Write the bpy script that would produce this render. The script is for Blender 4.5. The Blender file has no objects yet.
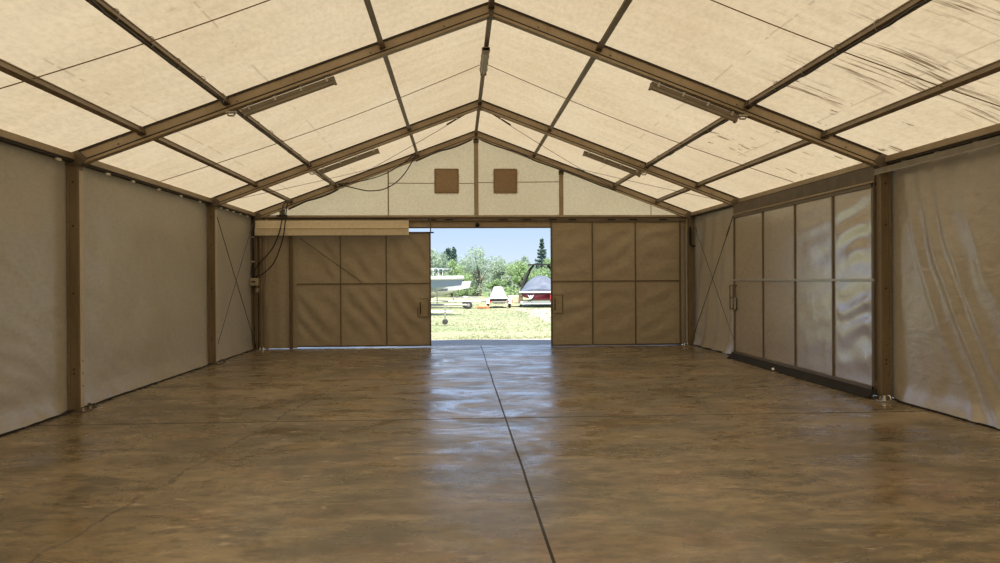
import bpy, bmesh, math, random
from mathutils import Vector, Matrix, noise, Euler
from math import sin, cos, pi, radians

scene = bpy.context.scene
COL = scene.collection
# ------------------------------------------------------------------ camera, sky, sun, exposure
cam_data = bpy.data.cameras.new('camera'); cam = bpy.data.objects.new('camera', cam_data); COL.objects.link(cam)
cam_data.sensor_width = 36.0; cam_data.lens = 745.0 / 1000.0 * 36.0
cam_data.clip_start = 0.05; cam_data.clip_end = 600
cam.matrix_world = (Matrix.Translation((-0.418, 0.0, 1.538)) @ Matrix.Rotation(-0.0557, 4, 'Z')
                    @ Matrix.Rotation(pi/2 - 0.0027, 4, 'X') @ Matrix.Rotation(-0.0057, 4, 'Z'))
scene.camera = cam
vs = scene.view_settings
vs.view_transform = 'Standard'; vs.look = 'None'; vs.gamma = 1.0; vs.use_curve_mapping = False; vs.exposure = 0.0
scene.cycles.max_bounces = 10; scene.cycles.diffuse_bounces = 6; scene.cycles.transmission_bounces = 6
scene.cycles.use_denoising = True; scene.cycles.sample_clamp_indirect = 6.0

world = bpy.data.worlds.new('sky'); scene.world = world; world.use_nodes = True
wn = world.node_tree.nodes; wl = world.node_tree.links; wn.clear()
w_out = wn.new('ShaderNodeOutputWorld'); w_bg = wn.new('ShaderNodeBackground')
w_tc = wn.new('ShaderNodeTexCoord'); w_sep = wn.new('ShaderNodeSeparateXYZ'); w_r = wn.new('ShaderNodeValToRGB')
wl.new(w_tc.outputs['Generated'], w_sep.inputs[0]); wl.new(w_sep.outputs['Z'], w_r.inputs[0])
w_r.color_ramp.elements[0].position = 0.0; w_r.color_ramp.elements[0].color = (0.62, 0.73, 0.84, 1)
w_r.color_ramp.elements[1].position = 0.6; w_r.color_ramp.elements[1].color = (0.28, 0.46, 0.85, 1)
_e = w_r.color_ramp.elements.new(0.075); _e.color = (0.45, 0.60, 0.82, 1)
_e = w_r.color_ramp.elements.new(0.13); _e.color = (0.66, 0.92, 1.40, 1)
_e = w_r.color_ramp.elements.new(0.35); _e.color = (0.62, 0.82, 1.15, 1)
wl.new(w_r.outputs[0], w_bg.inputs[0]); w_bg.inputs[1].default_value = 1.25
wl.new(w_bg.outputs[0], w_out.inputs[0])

sun_data = bpy.data.lights.new('sun', 'SUN'); sun = bpy.data.objects.new('sun', sun_data); COL.objects.link(sun)
sun_data.energy = 13.0; sun_data.angle = radians(0.8); sun_data.color = (1.0, 0.95, 0.86)
sun.rotation_euler = Vector((0.04, -0.44, 1.0)).to_track_quat('Z', 'Y').to_euler()
sun.location = (5, -12, 30)

# ------------------------------------------------------------------ tent dimensions (metres)
HW, EAVE, RIDGE = 5.0, 3.07, 4.94          # half width, eave height, ridge height
SL = (RIDGE - EAVE) / HW
YA, YB, YC, Y0 = 9.13, 14.07, 17.03, 4.19  # portal frames; the gable stands at YC
YEND = -7.0
rnd = random.Random(7)

# ------------------------------------------------------------------ helpers
def tag(o, label=None, cat=None, group=None, kind=None):
    if label: o['label'] = label
    if cat: o['category'] = cat
    if group: o['group'] = group
    if kind: o['kind'] = kind
    return o

class MB:
    def __init__(s): s.v = []; s.f = []; s.m = []
    def add(s, vs_, fs, mi=0):
        n = len(s.v); s.v += [tuple(v) for v in vs_]
        for f in fs: s.f.append(tuple(i + n for i in f)); s.m.append(mi)
        return s
    def box(s, x0, x1, y0, y1, z0, z1, mi=0):
        v = [(x, y, z) for x in (x0, x1) for y in (y0, y1) for z in (z0, z1)]
        return s.add(v, [(0,1,3,2),(4,6,7,5),(0,4,5,1),(2,3,7,6),(0,2,6,4),(1,5,7,3)], mi)
    def prism(s, p0, p1, prof, up=(0,0,1), mi=0):
        """extrude a closed 2D profile (u across, v along 'up') from p0 to p1"""
        p0 = Vector(p0); p1 = Vector(p1); d = (p1 - p0).normalized()
        u = d.cross(Vector(up)).normalized(); w = u.cross(d).normalized(); n = len(prof)
        vv = [p0 + u*a + w*b for a, b in prof] + [p1 + u*a + w*b for a, b in prof]
        ff = [(i, (i+1) % n, n + (i+1) % n, n + i) for i in range(n)] + [tuple(range(n))[::-1], tuple(range(n, 2*n))]
        return s.add(vv, ff, mi)
    def bar(s, p0, p1, w, h, up=(0,0,1), mi=0):
        return s.prism(p0, p1, [(-w/2,-h/2),(w/2,-h/2),(w/2,h/2),(-w/2,h/2)], up, mi)
    def tube(s, pts, r, n=8, mi=0, closed=False):
        pts = [Vector(p) for p in pts]; rings = []; N = len(pts); ref = None
        for i, p in enumerate(pts):
            if closed: d = pts[(i+1) % N] - pts[i-1]
            else: d = pts[min(i+1, N-1)] - pts[max(i-1, 0)]
            d.normalize()
            if ref is None: ref = Vector((0,0,1)) if abs(d.z) < .9 else Vector((1,0,0))
            u = d.cross(ref).normalized(); w = u.cross(d).normalized(); ref = w
            rr = r[i] if isinstance(r, (list, tuple)) else r
            rings.append([p + (u*cos(2*pi*k/n) + w*sin(2*pi*k/n))*rr for k in range(n)])
        vv = [q for R in rings for q in R]; ff = []
        for i in range(N if closed else N-1):
            j = (i+1) % N
            for k in range(n): ff.append((i*n+k, i*n+(k+1)%n, j*n+(k+1)%n, j*n+k))
        if not closed: ff += [tuple(range(n))[::-1], tuple((N-1)*n+k for k in range(n))]
        return s.add(vv, ff, mi)
    def grid(s, fn, nu, nv, mi=0):
        vv = [fn(i/nu, j/nv) for j in range(nv+1) for i in range(nu+1)]
        ff = [(j*(nu+1)+i, j*(nu+1)+i+1, (j+1)*(nu+1)+i+1, (j+1)*(nu+1)+i) for j in range(nv) for i in range(nu)]
        return s.add(vv, ff, mi)
    def lathe(s, c, axis, prof, n=20, mi=0):
        """prof: (distance along axis, radius)"""
        c = Vector(c); a = Vector(axis).normalized(); t = Vector((0,0,1)) if abs(a.z) < .9 else Vector((1,0,0))
        u = a.cross(t).normalized(); w = a.cross(u)
        vv = [c + a*h + (u*cos(2*pi*k/n) + w*sin(2*pi*k/n))*r for h, r in prof for k in range(n)]
        ff = [(i*n+k, i*n+(k+1)%n, (i+1)*n+(k+1)%n, (i+1)*n+k) for i in range(len(prof)-1) for k in range(n)]
        ff += [tuple(range(n))[::-1], tuple((len(prof)-1)*n+k for k in range(n))]
        return s.add(vv, ff, mi)
    def build(s, name, mats, parent=None, smooth=False, bevel=0, solid=0, label=None):
        me = bpy.data.meshes.new(name); me.from_pydata(s.v, [], s.f)
        for m in (mats if isinstance(mats, (list, tuple)) else [mats]): me.materials.append(m)
        me.polygons.foreach_set('material_index', s.m)
        if smooth: me.polygons.foreach_set('use_smooth', [True]*len(s.f))
        bm = bmesh.new(); bm.from_mesh(me); bmesh.ops.recalc_face_normals(bm, faces=bm.faces); bm.to_mesh(me); bm.free()
        o = bpy.data.objects.new(name, me); COL.objects.link(o)
        if parent is not None:
            o.parent = parent
            loc = parent.get('_w', None)
            o.matrix_parent_inverse = Matrix.Translation(-Vector(loc)) if loc is not None else Matrix()
        if bevel:
            b = o.modifiers.new('edge', 'BEVEL'); b.width = bevel; b.segments = 2; b.limit_method = 'ANGLE'
        if solid:
            b = o.modifiers.new('thickness', 'SOLIDIFY'); b.thickness = solid; b.offset = 0
        if label: o['label'] = label
        return o

def split(mb, name, mat, parent, **kw):
    """build every loose piece of mb as a part of its own"""
    par = list(range(len(mb.v)))
    def find(i):
        while par[i] != i: par[i] = par[par[i]]; i = par[i]
        return i
    for f in mb.f:
        for k in f[1:]:
            a, b = find(f[0]), find(k)
            if a != b: par[b] = a
    groups = {}
    for fi, f in enumerate(mb.f): groups.setdefault(find(f[0]), []).append(fi)
    out = []
    for fs in groups.values():
        idx = sorted({v for fi in fs for v in mb.f[fi]}); mp = {v: i for i, v in enumerate(idx)}
        out.append(MB().add([mb.v[i] for i in idx], [tuple(mp[v] for v in mb.f[fi]) for fi in fs]).build(name, mat, parent, **kw))
    return out

def thing(name, loc, label, cat, group=None, kind=None):
    """Empty at the thing's base; parts are built in world coordinates and parented to it"""
    o = bpy.data.objects.new(name, None); COL.objects.link(o); o.location = loc
    o['_w'] = [float(c) for c in loc]; o.empty_display_size = .2
    return tag(o, label, cat, group, kind)
def copy_tree(o, parent=None):
    c = o.copy(); COL.objects.link(c)
    if parent is not None:
        m_ = o.matrix_parent_inverse.copy(); c.parent = parent; c.matrix_parent_inverse = m_
    for ch in list(o.children): copy_tree(ch, c)
    return c
def roof_z(x): return RIDGE - SL*abs(x)
NRM = {-1: Vector((-SL,0,1)).normalized(), 1: Vector((SL,0,1)).normalized()}
def on_roof(x, y, below):
    s_ = -1 if x < 0 else 1
    return Vector((x, y, roof_z(x))) - NRM[s_]*below

# ------------------------------------------------------------------ materials
class NT:
    def __init__(s, name):
        s.mat = bpy.data.materials.new(name); s.mat.use_nodes = True; s.t = s.mat.node_tree
        s.b = s.t.nodes['Principled BSDF']; s.out = s.t.nodes['Material Output']
        s.tc = s.t.nodes.new('ShaderNodeTexCoord'); s.co = s.tc.outputs['Object']
    def n(s, typ, **kw):
        x = s.t.nodes.new(typ)
        for k, v in kw.items(): setattr(x, k, v)
        return x
    def l(s, a, b): s.t.links.new(a, b)
    def inp(s, sock, v):
        if hasattr(v, 'is_linked') or isinstance(v, bpy.types.NodeSocket): s.l(v, sock)
        else: sock.default_value = v
    def mapping(s, scale=(1,1,1), rot=(0,0,0), loc=(0,0,0), co=None):
        m = s.n('ShaderNodeMapping'); m.inputs['Scale'].default_value = scale
        m.inputs['Rotation'].default_value = rot; m.inputs['Location'].default_value = loc
        s.l(co or s.co, m.inputs[0]); return m.outputs[0]
    def noise(s, sc, co=None, detail=4, rough=.55, dist=0):
        x = s.n('ShaderNodeTexNoise'); x.inputs['Scale'].default_value = sc; x.inputs['Detail'].default_value = detail
        x.inputs['Roughness'].default_value = rough; x.inputs['Distortion'].default_value = dist
        s.l(co or s.co, x.inputs['Vector']); return x.outputs['Fac']
    def ramp(s, fac, stops):
        r = s.n('ShaderNodeValToRGB'); e = r.color_ramp.elements
        for i, (p, c) in enumerate(stops):
            el = e[i] if i < 2 else e.new(p)
            el.position = p; el.color = (c, c, c, 1) if isinstance(c, (int, float)) else (*c, 1)
        s.l(fac, r.inputs[0]); return r.outputs[0]
    def math(s, op, a, b=0.0, c=None, clamp=False):
        m = s.n('ShaderNodeMath', operation=op); m.use_clamp = clamp
        s.inp(m.inputs[0], a); s.inp(m.inputs[1], b)
        if c is not None: s.inp(m.inputs[2], c)
        return m.outputs[0]
    def mix(s, fac, a, b, mode='MIX'):
        m = s.n('ShaderNodeMixRGB', blend_type=mode)
        s.inp(m.inputs[0], fac)
        for k, v in ((1, a), (2, b)):
            if isinstance(v, tuple): v = (*v, 1) if len(v) == 3 else v
            s.inp(m.inputs[k], v)
        return m.outputs[0]
    def xyz(s):
        x = s.n('ShaderNodeSeparateXYZ'); s.l(s.co, x.inputs[0]); return x.outputs
    def bump(s, h, strength=.3, dist=.01, normal=None):
        b = s.n('ShaderNodeBump'); b.inputs['Strength'].default_value = strength; b.inputs['Distance'].default_value = dist
        s.l(h, b.inputs['Height'])
        if normal: s.l(normal, b.inputs['Normal'])
        return b.outputs[0]
    def set(s, **kw):
        for k, v in kw.items():
            sock = s.b.inputs[k.replace('_', ' ')]
            if isinstance(v, tuple) and len(v) == 3: v = (*v, 1)
            s.inp(sock, v)
        return s

def simple(name, c1, c2=None, rough=.5, metal=0.0, sc=3.0, bump=.0, fine=40, emit=None):
    t = NT(name); c2 = c2 or tuple(x*.8 for x in c1)
    f = t.ramp(t.noise(sc), [(.3, c1), (.7, c2)])
    t.set(Base_Color=f, Roughness=rough, Metallic=metal)
    if bump: t.set(Normal=t.bump(t.noise(fine), bump, .004))
    return t.mat

def cloth(name, base, dirt, transl, tcol, rough=.55, roof=False, gable=False, spec=.3, vinyl_bump=0.0, tint=None, grad=None):
    """coated tent fabric: principled skin mixed with translucency"""
    t = NT(name); xyz = t.xyz()
    big = t.noise(.55, detail=5, rough=.6)
    stain = t.ramp(big, [(.35, 0.0), (.75, 1.0)])
    fine = t.noise(20, t.mapping((1, .45, 1)), detail=6, rough=.75)
    speck = t.ramp(fine, [(.30, .83), (.58, 1.0)])
    col = t.mix(stain, base, dirt); tc = t.mix(stain, tcol, tuple(a*b/max(c, 1e-3) for a, b, c in zip(tcol, dirt, base)))
    mask = speck
    if roof:
        ax = t.math('ABSOLUTE', xyz['X'])
        wob = t.math('MULTIPLY', t.math('SUBTRACT', t.noise(1.3), .5), .05)
        seams = None
        for sx, w in ((2.7, .010), (4.0, .010)):
            d = t.math('ABSOLUTE', t.math('SUBTRACT', t.math('ADD', ax, wob), sx))
            m = t.math('LESS_THAN', d, w)
            dash = t.math('GREATER_THAN', t.noise(2.2, t.mapping((.2, 1, .2), loc=(sx, 0, 0))), .5)
            m = t.math('MULTIPLY', m, dash)
            seams = m if seams is None else t.math('MAXIMUM', seams, m)
        # rusty drip stains beside the seams
        drip = t.math('MULTIPLY', t.math('GREATER_THAN', t.noise(5, t.mapping((1.2, 5, 1))), .66), t.math('GREATER_THAN', t.noise(1.1), .5))
        seams = t.math('MAXIMUM', t.math('MULTIPLY', seams, .28), t.math('MULTIPLY', drip, .16))
        # dark strokes and stretched dark streaks on the slope over the side door
        reg = t.math('MULTIPLY', t.math('GREATER_THAN', xyz['X'], 3.3), t.math('GREATER_THAN', xyz['Y'], 8.0))
        reg = t.math('MULTIPLY', reg, t.math('LESS_THAN', xyz['Y'], 11.6))
        st = t.noise(3.2, t.mapping((1.1, 3.0, 1), rot=(0, 0, .5)), detail=2, rough=.4, dist=.6)
        reg2 = t.math('MULTIPLY', reg, t.math('GREATER_THAN', t.noise(.9, t.mapping(loc=(3, 1, 0))), .50))
        strokes = t.math('MULTIPLY', t.math('GREATER_THAN', st, .635), reg2)
        r3 = t.math('MULTIPLY', t.ramp(t.math('MULTIPLY', t.math('SUBTRACT', xyz['X'], 2.9), 1.0), [(0.0, 0.0), (.35, 1.0)]), t.math('LESS_THAN', xyz['Y'], 8.3))
        r3 = t.math('MULTIPLY', r3, t.ramp(t.noise(.8, t.mapping(loc=(0, 7, 0))), [(.42, 0.0), (.55, 1.0)]))
        lines = t.noise(5.0, t.mapping((.28, 4.2, .28), rot=(0, 0, -.16)), detail=4, rough=.6, dist=.25)
        streak = t.math('MULTIPLY', t.ramp(lines, [(.52, 0.0), (.62, 1.0)]), r3)
        dark = t.math('MAXIMUM', t.math('MAXIMUM', seams, t.math('MULTIPLY', strokes, .75)), t.math('MULTIPLY', streak, .92))
        inv = t.math('SUBTRACT', 1.0, dark)
        col = t.mix(dark, col, (.12, .08, .04)); tc = t.mix(dark, tc, (.09, .055, .025))
        wav = t.math('MULTIPLY', t.math('SUBTRACT', t.noise(2.4, t.mapping((.25, 2.2, .25), rot=(0,0,.25)), detail=3), .5), .22)
        mask = t.math('MULTIPLY', mask, t.math('ADD', .95, wav))
    col = t.mix(1.0, col, mask, 'MULTIPLY'); tc = t.mix(1.0, tc, mask, 'MULTIPLY')
    weave = t.noise(220, detail=1)
    nb = t.bump(weave, .08, .002)
    if vinyl_bump:
        w1 = t.noise(3.0, t.mapping((.8, .8, 1.6), rot=(.7, .7, 0)), detail=3, rough=.5, dist=.8)
        nb = t.bump(w1, vinyl_bump, .06, nb)
    else:
        nb = t.bump(t.noise(2.0, detail=3), .25, .03, nb)
    t.set(Base_Color=col, Roughness=rough, Normal=nb); t.b.inputs['Specular IOR Level'].default_value = spec
    if transl > 0:
        tr = t.n('ShaderNodeBsdfTranslucent'); t.l(tc, tr.inputs['Color'])
        ms = t.n('ShaderNodeMixShader'); ms.inputs[0].default_value = transl
        t.l(t.b.outputs[0], ms.inputs[1]); t.l(tr.outputs[0], ms.inputs[2]); t.l(ms.outputs[0], t.out.inputs['Surface'])
    return t.mat

M = {}
M['roof'] = cloth('roof_membrane', (.56,.49,.385), (.50,.42,.31), .5, (.395,.318,.205), .6, roof=True)
M['gable'] = cloth('gable_membrane', (.68,.60,.46), (.62,.53,.39), .6, (.96,.71,.43), .6)
M['wall'] = cloth('wall_vinyl', (.46,.40,.31), (.40,.34,.25), .05, (.5,.42,.3), .33, spec=.6)
M['wall_r'] = cloth('wall_vinyl_creased', (.45,.375,.27), (.38,.31,.21), .04, (.5,.45,.36), .28, spec=.9, vinyl_bump=.30)
M['brown'] = cloth('door_tarpaulin', (.405,.33,.215), (.35,.275,.175), .04, (.4,.3,.2), .5, vinyl_bump=.25)
M['gloss'] = cloth('glossy_door_vinyl', (.44,.37,.28), (.40,.33,.25), .02, (.5,.45,.36), .24, spec=1.0, vinyl_bump=.14)
M['vent'] = cloth('vent_mesh', (.42,.33,.24), (.37,.285,.205), .55, (.78,.63,.46), .8)

t = NT('aged_aluminium')
g = t.noise(1.6, detail=5); g2 = t.noise(30, t.mapping((1, 1, .2)), detail=3)
c = t.mix(t.ramp(g, [(.35, 0.0), (.68, 1.0)]), (.42,.33,.22), (.31,.235,.145))
c = t.mix(t.ramp(g2, [(.55, 0.0), (.72, .45)]), c, (.22,.15,.09))
t.set(Base_Color=c, Roughness=.5, Metallic=.25, Normal=t.bump(g2, .15, .003)); M['alu'] = t.mat
t = NT('aged_aluminium_post')
g = t.noise(3.6, t.mapping((1, 1, .3)), detail=5); g2 = t.noise(24, detail=3)
c = t.mix(t.ramp(g, [(.35, 0.0), (.68, 1.0)]), (.235,.175,.105), (.17,.125,.07))
c = t.mix(t.ramp(g2, [(.60, 0.0), (.68, .7)]), c, (.14,.08,.04))
t.set(Base_Color=c, Roughness=.55, Metallic=.2); M['post'] = t.mat
M['purlin'] = simple('weathered_purlin_metal', (.27,.205,.13), (.19,.14,.085), .5, .25, 4)
M['groove'] = simple('dark_keder_groove', (.035,.026,.018), rough=.8)
M['darkalu'] = simple('dull_dark_metal', (.16,.12,.085), (.10,.075,.05), .5, .3, 5)
M['galv'] = simple('galvanised_steel', (.50,.47,.42), (.36,.34,.30), .38, .6, 8)
M['pale'] = simple('pale_plastic_strip', (.55,.48,.38), (.45,.38,.29), .55)
M['white'] = simple('white_clip', (.72,.66,.56), (.6,.54,.44), .5)
M['black'] = simple('black_rubber', (.012,.010,.009), (.020,.018,.016), .9)
M['cable'] = simple('black_cable', (.02,.017,.014), (.035,.028,.02), .45)
M['wire'] = simple('steel_wire', (.06,.05,.04), (.10,.08,.06), .45, .5)
M['rope'] = simple('brown_cord', (.26,.18,.10), (.19,.13,.07), .8)
M['chrome'] = simple('bright_steel', (.8,.8,.8), (.6,.6,.6), .22, .9)
M['lamp'] = simple('lamp_housing', (.25,.21,.155), (.19,.155,.11), .45)
M['diff'] = simple('unlit_diffuser', (.30,.26,.20), (.24,.205,.155), .3)
M['railgalv'] = simple('weathered_rail_metal', (.27,.24,.20), (.20,.175,.14), .35, .5, 6)
M['cream'] = cloth('cream_valance', (.86,.75,.55), (.80,.68,.47), .12, (.7,.6,.4), .55)
M['box'] = simple('grey_junction_box', (.42,.36,.27), (.36,.30,.22), .5)

for k_, w_ in (('gloss', 1.0), ('wall_r', .4)):
    b_ = M[k_].node_tree.nodes['Principled BSDF']; b_.inputs['Coat Weight'].default_value = w_; b_.inputs['Coat IOR'].default_value = 2.4 if k_ == 'gloss' else 1.9; b_.inputs['Coat Roughness'].default_value = .27 if k_ == 'gloss' else .28
# concrete floor
t = NT('stained_concrete'); X = t.xyz()
dist = t.n('ShaderNodeVectorMath', operation='ADD')
nz = t.n('ShaderNodeTexNoise'); nz.inputs['Scale'].default_value = .9; t.l(t.co, nz.inputs['Vector'])
t.l(t.co, dist.inputs[0]); t.l(nz.outputs['Color'], dist.inputs[1])
a = t.noise(.55, dist.outputs[0], detail=7, rough=.62, dist=.6)
b = t.noise(1.7, t.mapping((.45, 1, 1), rot=(0, 0, .35)), detail=8, rough=.68, dist=1.2)
c_ = t.noise(7, t.mapping((.6, 1.2, 1)), detail=9, rough=.78)
col = t.mix(t.ramp(a, [(.38, 0.0), (.60, 1.0)]), (.155,.120,.073), (.325,.245,.142))
col = t.mix(t.ramp(b, [(.40, .9), (.52, 0.0)]), col, (.115,.092,.058))
col = t.mix(t.ramp(t.noise(.9, t.mapping(loc=(5, 2, 0)), detail=6, rough=.7), [(.52, 0.0), (.68, .65)]), col, (.34,.205,.115))
col = t.mix(t.ramp(c_, [(.40, .75), (.53, 0.0)]), col, (.105,.083,.052))
col = t.mix(t.ramp(t.noise(2.6, t.mapping((.5, 1.3, 1), loc=(8, 3, 0)), detail=9, rough=.75, dist=.5), [(.52, 0.0), (.66, .6)]), col, (.47,.37,.23))
# pale chalky flecks and a pale worn drift by the side door
fl = t.math('MULTIPLY', t.ramp(t.noise(7, t.mapping((.5, 1.4, 1), loc=(1, 0, 0)), detail=5, rough=.7), [(.60, 0.0), (.66, 1.0)]),
            t.ramp(t.noise(.55, t.mapping(loc=(2.5, 9, 0)), detail=2), [(.46, 0.0), (.56, 1.0)]))
col = t.mix(t.math('MULTIPLY', fl, .75), col, (.60,.47,.32))
dx = t.math('SUBTRACT', t.math('ADD', X['Y'], t.math('MULTIPLY', t.noise(.8), 1.6)), t.math('ADD', 8.6, t.math('MULTIPLY', t.math('SUBTRACT', X['X'], 3.0), .10)))
dr = t.math('MULTIPLY', t.ramp(t.math('ABSOLUTE', dx), [(.05, 1.0), (.32, 0.0)]), t.ramp(t.math('MULTIPLY', X['X'], .25), [(.45, 0.0), (.8, 1.0)]))
col = t.mix(t.math('MULTIPLY', dr, .55), col, (.46,.36,.24))
# joints and cracks
def line(expr, w): return t.math('LESS_THAN', t.math('ABSOLUTE', expr), w)
w1 = t.math('MULTIPLY', t.math('SUBTRACT', t.noise(3.0, detail=5, rough=.7), .5), .10)
w0 = t.math('MULTIPLY', t.math('SUBTRACT', t.noise(.35, detail=2), .5), .03)
j1 = line(t.math('ADD', t.math('SUBTRACT', X['X'], .093), w0), .0095)
j2 = line(t.math('ADD', t.math('SUBTRACT', X['Y'], 8.25), t.math('MULTIPLY', w1, .9)), .020)
j3 = line(t.math('ADD', t.math('SUBTRACT', X['Y'], 16.4), t.math('MULTIPLY', w1, .3)), .02)
j4 = line(t.math('SUBTRACT', X['Y'], 17.45), .02)
cr = line(t.math('ADD', t.math('SUBTRACT', X['X'], t.math('MULTIPLY_ADD', X['Y'], .085, -3.15)), t.math('MULTIPLY', w1, 2.6)), .011)
cr = t.math('MULTIPLY', cr, t.math('LESS_THAN', X['Y'], 11.5))
jj = t.math('MAXIMUM', j1, t.math('MAXIMUM', t.math('MULTIPLY', j2, .9), t.math('MULTIPLY', cr, .55)))
jj = t.math('MAXIMUM', jj, t.math('MAXIMUM', t.math('MULTIPLY', j3, .4), t.math('MULTIPLY', j4, .6)))
col = t.mix(jj, col, (.012,.010,.008))
rg = t.ramp(t.noise(1.9, t.mapping((.6, 1, 1)), detail=7, rough=.7, dist=.8), [(.38, .17), (.62, .46)])
rg = t.math('ADD', rg, t.math('MULTIPLY', jj, .4), clamp=True)
hh = t.math('SUBTRACT', t.math('ADD', t.math('MULTIPLY', c_, .25), t.noise(2.2, detail=4)), t.math('MULTIPLY', jj, 2.0))
t.set(Base_Color=col, Roughness=rg, Normal=t.bump(hh, .15, .010)); t.b.inputs['Specular IOR Level'].default_value = .85
M['floor'] = t.mat

t = NT('outdoor_concrete')
t.set(Base_Color=t.ramp(t.noise(2.0, detail=6), [(.3, (.40,.37,.33)), (.7, (.30,.28,.25))]), Roughness=.75, Normal=t.bump(t.noise(20), .3, .01)); M['apron'] = t.mat
t = NT('dry_lawn'); X = t.xyz()
a = t.noise(.35, t.mapping((.5, 1, 1)), detail=6, rough=.65); b = t.noise(6, detail=5, rough=.8)
col = t.mix(t.ramp(a, [(.38, 0.0), (.62, 1.0)]), (.21,.245,.12), (.33,.31,.195))
col = t.mix(t.ramp(b, [(.35, .5), (.6, 0.0)]), col, (.15,.18,.08))
gv = t.math('MULTIPLY', t.math('GREATER_THAN', t.math('ADD', X['X'], t.math('MULTIPLY', t.noise(.6, detail=4), 3)), 4.3), t.math('LESS_THAN', t.math('ABSOLUTE', t.math('SUBTRACT', X['Y'], 34)), 6))
col = t.mix(t.math('MULTIPLY', gv, .7), col, (.45,.38,.33))
t.set(Base_Color=col, Roughness=.9, Normal=t.bump(b, .6, .04)); M['lawn'] = t.mat
def leafmat(name, c1, c2, c3):
    t = NT(name); f = t.ramp(t.noise(1.1, detail=4), [(.3, c1), (.5, c2), (.72, c3)])
    t.set(Base_Color=f, Roughness=.6)
    tr = t.n('ShaderNodeBsdfTranslucent'); t.l(f, tr.inputs[0]); ms = t.n('ShaderNodeMixShader'); ms.inputs[0].default_value = .35
    t.l(t.b.outputs[0], ms.inputs[1]); t.l(tr.outputs[0], ms.inputs[2]); t.l(ms.outputs[0], t.out.inputs['Surface']); return t.mat
M['blade'] = leafmat('grass_blades', (.22,.27,.12), (.31,.32,.17), (.42,.39,.25))
M['willow'] = leafmat('pale_willow_leaves', (.27,.36,.25), (.35,.44,.32), (.43,.50,.39))
M['green'] = leafmat('mid_green_leaves', (.22,.34,.15), (.31,.43,.20), (.41,.50,.28))
M['deep'] = leafmat('blue_green_needles', (.07,.13,.10), (.10,.17,.13), (.14,.21,.16))
M['bark'] = simple('bark', (.14,.10,.07), (.09,.065,.045), .9, 0, 6, .5)
M['gel'] = simple('white_gelcoat', (.80,.80,.80), (.74,.74,.75), .25)
M['bluehull'] = simple('blue_grey_hull', (.23,.29,.40), (.19,.25,.36), .3)
M['glass'] = simple('tinted_windscreen', (.05,.06,.08), (.08,.09,.11), .08)
M['navy'] = simple('navy_boat_cover', (.075,.09,.125), (.14,.16,.20), .6, 0, 2)
M['covergrey'] = simple('pale_grey_cover', (.66,.66,.70), (.58,.58,.63), .6)
M['redhull'] = simple('dark_red_hull', (.13,.015,.02), (.09,.01,.012), .25)
M['redlight'] = simple('red_lamp_lens', (.55,.03,.02), (.45,.02,.02), .25)
M['orange'] = simple('orange_float', (.75,.28,.14), (.62,.22,.10), .5)
M['tan'] = simple('tan_plastic', (.62,.50,.34), (.55,.43,.28), .6)
M['tyre'] = simple('tyre_rubber', (.03,.03,.03), (.045,.045,.045), .8)

# ------------------------------------------------------------------ fabric relief
def fbm(x, y, z, o=3): return noise.fractal(Vector((x, y, z)), 1.0, 2.0, o)
def wall_panel(name, side, y0, y1, z0, z1, mat, relief, res=.06):
    nu = max(4, int((y1-y0)/res)); nv = int((z1-z0)/res)
    def fn(u, v):
        y = y0 + (y1-y0)*u; z = z0 + (z1-z0)*v
        edge = min(1, min(u, 1-u)*(y1-y0)/.25) * min(1, (1-v)*(z1-z0)/.2)
        d = relief(y, z, u, v) * (0.15 + .85*edge)
        flare = .07*max(0, 1 - (z-z0)/.22)**1.5 * min(1, min(u, 1-u)*(y1-y0)/.3)
        return (side*(HW + .05 - d - flare), y, z)
    o = MB().grid(fn, nu, nv).build(name, mat, smooth=True)
    return tag(o, kind='structure')
def soft(seed, amp=.02):
    return lambda y, z, u, v: amp*(fbm(y*.9, z*1.6 + y*.4, seed, 3)) + .006*sin(26*(y*.55 + z*.9) + 5*fbm(y, z, seed+3, 2))*max(0, .9 - v)
def creased(y, z, u, v):
    # long folds hanging from the rail, curving down towards the camera
    s_ = y - (.30*(z-2.5) - .08*(z-2.5)**2) + .10*fbm(y*.9, z*.7, 4, 2)
    w_ = math.exp(-((s_-8.35)/.45)**2); k = 0
    for c_, a_, b_ in ((8.15, .030, .055), (8.42, .035, .07), (8.75, .022, .05), (7.75, .022, .10)): k += a_*math.exp(-((s_-c_)/b_)**2)
    return k*(.35 + .65*min(1, (3-z)/.8)) + .016*fbm(y*1.5, z*1.0, 1, 3) + .05*sin(pi*v)*.5

# ------------------------------------------------------------------ floor, ground, apron
o = MB().box(-HW-.25, HW+.25, YEND-.2, 17.45, -.15, 0).build('floor', M['floor']); tag(o, kind='structure')
o = MB().box(-7.5, 7.5, 17.45, 19.35, -.16, -.012).build('concrete_apron', M['apron']); tag(o, kind='structure')
def gz(x, y): return -.05 + .03*fbm(x*.3, y*.3, 0, 2)
o = MB().grid(lambda u, v: (-90 + 180*u, -60 + 240*v, gz(-90+180*u, -60+240*v)), 90, 110).build('ground', M['lawn'], smooth=True); tag(o, kind='structure')
mb = MB(); rg_ = random.Random(3)
for i in range(15000):
    y = 19.5 + 32*rg_.random()**1.3; x = rg_.uniform(-.08*y - 4, .13*y + 4); z = gz(x, y)
    a_ = rg_.uniform(0, pi); h_ = rg_.uniform(.015, .05); w_ = .010 + .006*rg_.random()
    for k in range(3):
        px, py = x + rg_.uniform(-.05, .05), y + rg_.uniform(-.05, .05)
        mb.add([(px-w_*cos(a_), py-w_*sin(a_), z-.01), (px+w_*cos(a_), py+w_*sin(a_), z-.01), (px+rg_.uniform(-.04, .04), py+rg_.uniform(-.04, .04), z+h_)], [(0,1,2)])
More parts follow.
